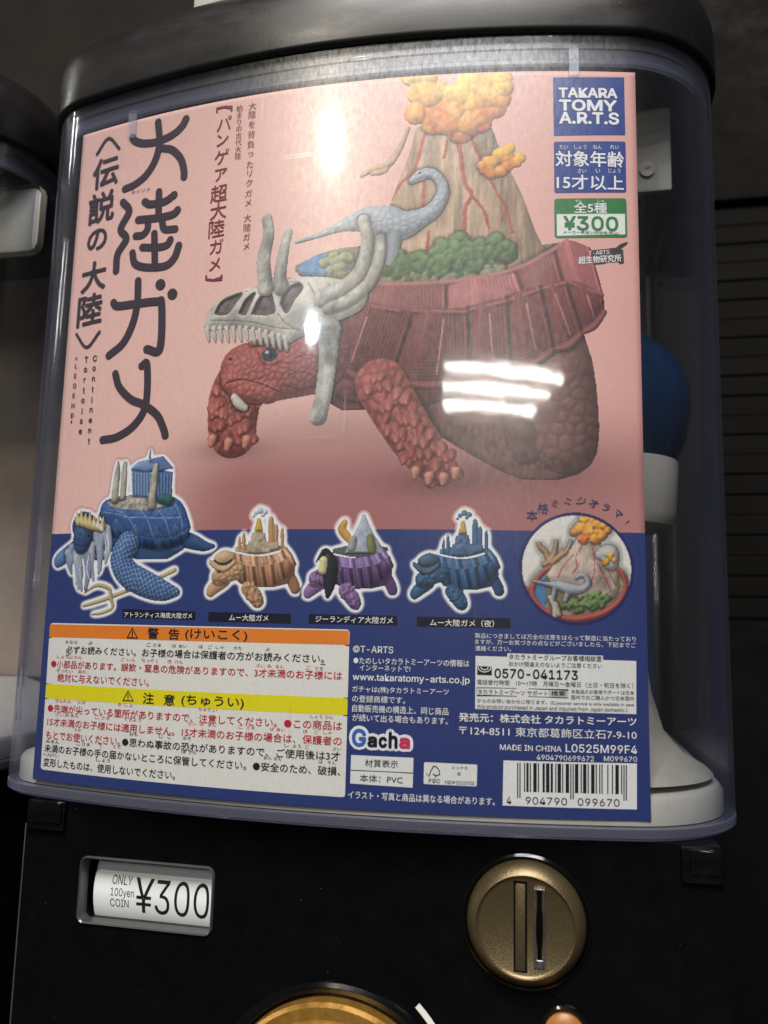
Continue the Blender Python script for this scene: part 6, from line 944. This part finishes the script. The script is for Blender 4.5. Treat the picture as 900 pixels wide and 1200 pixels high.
    def mixc(s, y, yr, c1, c2):
        t = np.clip((y - yr[0]) / (yr[1] - yr[0] + 1e-9), 0, 1); t = np.clip(t + s.rng.uniform(-.28, .28), 0, 1); return np.array(c1) * (1 - t) + np.array(c2) * t
    def cluster(s, P, n=10, r=(1, 2), z=0, c1=(0, 0, 0), c2=(0, 0, 0), yr=(0, 1)):
        for x, y in s.pick(P, n):
            q = s.rng.uniform(*r); w = s.win(x - q, x + q, y - q, y + q)
            if w is None: continue
            d = (s.X[w] - x) ** 2 + (s.Y[w] - y) ** 2; t = np.clip((s.Y[w] - yr[0]) / (yr[1] - yr[0] + 1e-9) + s.N['rock'][w] * 1.5 - (np.sqrt(np.maximum(q * q - d, 0)) / q - .6) * .35, 0, 1)[..., None]
            s.put(w, d < q * q, z + s.rng.uniform(-1, 1) * q * .35 + np.sqrt(np.maximum(q * q - d, 0)) * .6, np.array(c1) * (1 - t) + np.array(c2) * t, ('grain', .35))
    def spikes(s, P, n=10, r=(1, 2), z=0, ln=1, c1=(0, 0, 0), c2=(0, 0, 0), yr=(0, 1)):
        for x, y in s.pick(P, n):
            q = s.rng.uniform(*r); c = s.mixc(y, yr, c1, c2); a = s.rng.uniform(-2.2, -.9)
            for k in range(6):
                t = k / 5; s.ball(x + math.cos(a) * ln * .5 * t, y + math.sin(a) * ln * .6 * t, z + q * 1.1 * t, q * (1 - .72 * t), c * (.86 + .2 * t))
    def rows(s, R, z=0, k=.5, col=(0, 0, 0), tex=None):
        R = sorted(R); yv = [q[0] for q in R]; w = s.win(min(q[1] for q in R), max(q[2] for q in R), yv[0], yv[-1])
        if w is None: return
        y = s.Y[w]; xl = np.interp(y, yv, [q[1] for q in R]); xr = np.interp(y, yv, [q[2] for q in R]); n = s.N['rock'][w] * .6
        xl = xl + n; xr = xr + n; hw = np.maximum((xr - xl) / 2, .01); t = (s.X[w] - (xl + xr) / 2) / hw
        s.put(w, (np.abs(t) < 1) & (y >= yv[0]) & (y <= yv[-1]), z + k * hw * np.sqrt(np.maximum(0, 1 - t * t)), np.array(col, float), tex)
    def patch(s, T, bot=None, z=0, zb=0, bulge=0, col=(0, 0, 0), tex=None):
        A = np.array([q[:2] for q in smooth_line([np.array(q[:2]) for q in T], 8)]); B = np.array([q[:2] for q in smooth_line([np.array(q[:2]) for q in bot], 8)])
        def par(Q):
            d = np.r_[0, np.cumsum(np.hypot(*np.diff(Q, axis=0).T))]; return d / d[-1], d[-1]
        ta, la = par(A); tb, lb = par(B); nt = int(max(la, lb) / s.st * 1.8) + 2
        hgt = max(np.hypot(*(A[0] - B[0])), np.hypot(*(A[-1] - B[-1])), np.hypot(*(A[len(A) // 2] - B[len(B) // 2]))); ns = int(hgt / s.st * 2.2) + 3
        t = np.linspace(0, 1, nt)[:, None]; v = np.linspace(0, 1, ns)[None]
        ax = np.interp(t, ta, A[:, 0]); ay = np.interp(t, ta, A[:, 1]); bx = np.interp(t, tb, B[:, 0]); by = np.interp(t, tb, B[:, 1])
        x = ax + (bx - ax) * v; y = ay + (by - ay) * v; zz = z + (zb - z) * v + bulge * np.sin(np.pi * np.clip(v * .8 + .12, 0, 1)); c = np.ones(x.shape)
        if tex and tex[0] in ('scute', 'fan'):
            n = tex[1]; q = t * n + .06 * np.sin(v * 5 + np.floor(t * n)); f = q - np.floor(q); e = np.minimum(f, 1 - f)
            cw = la / n
            if tex[0] == 'plates': pass
            elif tex[0] == 'scute':
                edge = np.minimum(e * cw, (1 - v) * hgt + 1.5); ring = np.minimum(np.minimum(e * cw * 1.1, v * hgt), (1 - v) * hgt)
                zz = zz - 1.0 * np.exp(-(e * cw / .55) ** 2) * tex[2] + .9 * np.sin(np.pi * np.clip(e * 2, 0, 1)) * cw * .12 + .07 * np.sin(ring * 5.2) * tex[2] + s.N['rock'].mean() + np.interp(np.clip(v * 40 + t * 0, 0, 39), np.arange(40), s.rng.uniform(-.12, .12, 40)) * tex[2]
                c = c * (1 - .30 * np.exp(-(e * cw / .5) ** 2)) * (1 + .05 * np.sin(ring * 5.2)) * (1 + .16 * np.sin(np.floor(q) * 2.3))
            else:
                an = np.arctan2(f - .5, .25 + (1 - v)); c = c * (1 + .25 * np.sin(an * 26)) * (1 - .2 * np.exp(-(e * cw / .4) ** 2)); zz = zz + .12 * np.sin(an * 26)
        if tex and tex[0] == 'plates':                         # separate horny plates with growth lines and a raised keel
            bt_ = [np.interp(q[0], A[:, 0], ta) for q in tex[1]]; bb_ = [np.interp(q[1], B[:, 0], tb) for q in tex[1]]; am = tex[2]
            edges = [np.zeros((1, ns))] + [p + (q - p) * v for p, q in zip(bt_, bb_)] + [np.ones((1, ns))]
            for i in range(len(edges) - 1):
                l, r = edges[i], edges[i + 1]; f = np.clip((t - l) / np.maximum(r - l, 1e-4), 0, 1); sel = (t >= l) & (t <= r); cw = np.maximum((r - l) * (la + (lb - la) * v), .5)
                jit = s.rng.uniform(-.08, .08); kx = .34 + jit; keel = np.minimum(f / kx, (1 - f) / (1 - kx)); dl = f * cw; dr = (1 - f) * cw; db = (1 - v) * hgt; dt = v * hgt
                e = np.minimum(np.minimum(dl, dr), np.minimum(db + .6, dt + .9)); rg = np.minimum(np.minimum(dl * 1.2, dr * .8), db * .8 + 1.0)
                wob = s.rng.uniform(0, 6); lines = np.sin(rg * 6.8 + np.sin(v * 7 + wob) * .7 + np.sin(t * 60 + wob) * .5)
                h = am * (2.4 * keel ** .8 + .10 * lines - 1.7 * np.exp(-(e / .45) ** 2) - .25 * i % 1 * 0)
                ck = (1 + .09 * lines) * (1 - .5 * np.exp(-(e / .42) ** 2)) * (1 + .35 * np.exp(-((dr - 1.1) / .35) ** 2) + .12 * np.exp(-((keel - .95) / .05) ** 2)) * (1 + s.rng.uniform(-.10, .10))
                zz = zz + np.where(sel, h, 0); c = c * np.where(sel, ck, 1)
        ix = np.round((x - s.x0) / s.st).astype(int); iy = np.round((y - s.y0) / s.st).astype(int); ok = (ix >= 0) & (ix < s.nx) & (iy >= 0) & (iy < s.ny)
        if tex and tex[0] in s.N:
            nn = s.N[tex[0]][np.clip(iy, 0, s.ny - 1), np.clip(ix, 0, s.nx - 1)]; zz = zz + nn * 1.5 * tex[1]; c = c * (1 + nn * .6 * tex[1])
        zz = np.broadcast_to(zz, x.shape); ix, iy, zf, cf = ix[ok], iy[ok], zz[ok], np.broadcast_to(c, x.shape)[ok]
        o_ = np.argsort(zf, kind='stable'); ix, iy, zf, cf = ix[o_], iy[o_], zf[o_], cf[o_]; m = zf > s.Z[iy, ix]; ix, iy, zf, cf = ix[m], iy[m], zf[m], cf[m]
        s.Z[iy, ix] = zf; s.C[iy, ix] = np.array(col, float) * cf[:, None]
    def fill(s, P, col=(0, 0, 0)): s.Z[:] = -50; s.C[:] = np.array(col, float)
    def develop(s):
        """the photographer's light on the toy, as it is on the print"""
        m = s.Z > -500; Zf = np.where(m, s.Z, np.nan)
        lo = np.nanmin(Zf); Zf = np.where(m, s.Z, lo)
        Zs = blur(Zf, 1); gy, gx = np.gradient(Zs, s.st); g = np.hypot(gx, gy); k = np.where(g > 2.2, 2.2 / np.maximum(g, 1e-6), 1); gx = gx * k; gy = gy * k
        nz = 1 / np.sqrt(1 + gx * gx + gy * gy); nx_ = -gx * nz; ny_ = -gy * nz; Ld = np.array((-.38, .62, .69))
        df = np.clip(nx_ * Ld[0] + ny_ * Ld[1] + nz * Ld[2], 0, 1); hv = np.array((-.2, .35, .91)); sp_ = np.clip(nx_ * hv[0] + ny_ * hv[1] + nz * hv[2], 0, 1) ** 26
        ao = np.clip((blur(Zf, 7) - Zf) * .07, 0, .38) + np.clip((blur(Zf, 2) - Zf) * .22, 0, .3)
        C_ = s.C * .84 + s.C.mean(-1, keepdims=True) * .16; c = (C_ / 255) ** 2.2; c = c * ((.42 + .86 * df) * (1 - ao))[..., None] + .055 * sp_[..., None]; c = c * (1 + s.N['fine'][..., None] * .18)
        return np.clip(c, 0, 1), m

def grid_part(name, s, c, m, lev, parent):
    id_ = np.full(m.shape, -1, int); id_[m] = np.arange(m.sum()); x = s.X[m]; y = s.Y[m]
    Vv = np.stack([x, lay_y(x) - .05 - STEP * lev, y], -1); q = m[:-1, :-1] & m[:-1, 1:] & m[1:, 1:] & m[1:, :-1]
    Ff = np.stack([id_[:-1, :-1][q], id_[:-1, 1:][q], id_[1:, 1:][q], id_[1:, :-1][q]], -1)
    return link_mesh(name, Vv, Ff, M_PRINT, parent, False, np.concatenate([c[m], np.ones((m.sum(), 1))], 1))

PIC_NAMES = {'hero': ('tortoise_picture', 'large printed red tortoise carrying a volcano'), 'mu': ('tortoise_picture', 'small printed brown tortoise in a brimmed hat'), 'mun': ('tortoise_picture', 'small printed dark blue tortoise in a brimmed hat'), 'zea': ('tortoise_picture', 'small printed purple tortoise with a black bird'), 'atl': ('turtle_picture', 'printed blue bearded sea turtle with a temple and a trident'), 'circle': ('diorama_picture', 'printed round picture of a volcano diorama')}
for key, d in PICTURES.items():
    s = Picture(d['box'], d['step'], d['seed'])
    for op, pts, kw in d['ops']: getattr(s, op)(pts, **kw)
    c, m = s.develop()
    if 'circle' in d:
        cx, cy, cr = d['circle']; rr_ = np.hypot(s.X - cx, s.Y - cy); m = rr_ < cr
        navy = np.array(lin((38, 42, 92))); c = np.where((rr_ > cr - 1.05)[..., None], navy, c)
    nm, lab = PIC_NAMES[key]
    o = grid_part(nm, s, c, m, 2.0, poster); o['label'] = lab
    if 'halo' in d:
        r = max(1, int(d['halo'] / s.st / 1.6)); a = m.astype(float)
        for _ in range(3): a = blur(a, r)
        a = np.clip(a * 2.6, 0, 1); hm = a > .06; bg = np.where((s.Y > XB)[..., None], np.array(lin((206, 150, 146))), np.array(lin(BLUE)))
        a = sstep(.05, .8, a)[..., None]; grid_part('white_glow', s, bg * (1 - a) + np.array((.86, .86, .86)) * a, hm, 1.0, o)

# ------------------------------------------------------------------ clips holding the card, writing on the price reel
for x, z in ((-76.5, 233), (80.5, 238.2)):
    bm = bmesh.new(); y = lay_y(x); box(bm, x - 1.7, x + 1.7, y - 1.0, y - .55, z - 5.5, z + 4.5, .2, 1); box(bm, x - 1.7, x + 1.7, y - .9, y + 3.0, z + 4.6, z + 5.4, .2, 1)
    bm_link('card_clip', bm, M_RIM, m1)

def reel_text(t, xa, xb, z0, z1, bold, par):
    v, f = text_mesh(t, 0, 14); mn = v.min(0); mx = v.max(0); u = (v - mn) / (mx - mn); P = []
    for p, q in u:
        z = z0 + (z1 - z0) * q; a = z / (DRUM[2]); P.append((xa + (xb - xa) * p, DRUM[0] - (DRUM[2] + .05) * math.cos(a), DRUM[1] + (DRUM[2] + .05) * math.sin(a)))
    return P, f
RV, RF = [], []
for t, xa, xb, z0, z1, bo in (('ONLY', -69.6, -62.4, 3.0, 5.8, 0), ('100yen', -69.8, -61.4, -1.2, 1.9, 0), ('COIN', -69.8, -63.2, -4.0, -1.5, 0), ('¥', -61.2, -54.6, -5.2, 5.6, 0), ('300', -54.0, -35.2, -5.2, 5.6, 0),
                              ('¥', -60.6, -54.0, -20.4, -9.4, 0), ('400', -53.6, -37.0, -20.4, -9.4, 0), ('ONLY', -69.6, -62.4, -13.0, -10.2, 0)):
    P, f = reel_text(t, xa, xb, z0, z1, bo, pw); b0 = len(RV); RV += P; RF += [tuple(i + b0 for i in q) for q in f]
link_mesh('price_lettering', RV, RF, ink((30, 30, 34)), pw)

# ------------------------------------------------------------------ inside the case
cp = thing('toy_capsule', 'blue and white toy capsule seen through the clear case right of the poster', 'toy capsule', (105, 62, 66))
CX, CY, CZ = 91.0, 62.0, 131.0
bm = bmesh.new(); lathe(bm, [(24.6, -17), (28.4, -9), (30.6, 2), (30.2, 10), (27.4, 18.5), (22, 25.5), (14.5, 31), (6.5, 33.8), (0.001, 34.6)], (CX, CY, CZ), 'z'); bm_link('dome', bm, M_BLUE, cp)
bm = bmesh.new(); lathe(bm, [(17, -42), (22.6, -40), (24.6, -36), (25.6, -19), (25.6, -17.2), (24.7, -17)], (CX, CY, CZ), 'z'); bm_link('cup', bm, M_WHITE, cp)
bm = bmesh.new()
lathe(bm, [(0.001, 86), (16, 86), (18, 83), (18.6, 66), (19.6, 52), (21.5, 39), (25, 27), (31, 20), (38, 16), (40, 14)], (CX - 8, CY - 12, -5), 'z'); bm_link('capsule_chute', bm, M_GREYP, m1)
bm = bmesh.new(); box(bm, 90, 114.5, 40, 43, 208, 240, 1.2); lathe(bm, [(2.6, -.5), (2.6, .6), (1.2, .7), (0.001, .2)], (106, 39.6, 216), n=24); bm_link('hopper_bracket', bm, M_GREYP, m1)
bm = bmesh.new(); box(bm, -182, -138, 42, 46, 206, 236, 4); bm_link('hopper_bracket', bm, M_GREYP, m2)
bm = bmesh.new(); lathe(bm, [(3.4, -.5), (3.4, .3), (1.2, .4), (0.001, .1)], (-172, 41.6, 219), n=24); bm_link('bracket_screw', bm, M_DARKIN, m2)

# ------------------------------------------------------------------ white box on the lid
wb = thing('white_box', 'white plastic box standing on top of the black machine lid', 'box', (-20, 60, 282.1))
bm = bmesh.new(); box(bm, -61.5, 75, 17, 120, 282.2, 360, 2.5, 3); bm_link('box_body', bm, M_WHITE, wb)
bm = bmesh.new(); box(bm, -63.5, 77, 15, 122, 360.2, 372, 3, 3); bm_link('box_cover', bm, M_WHITE, wb)
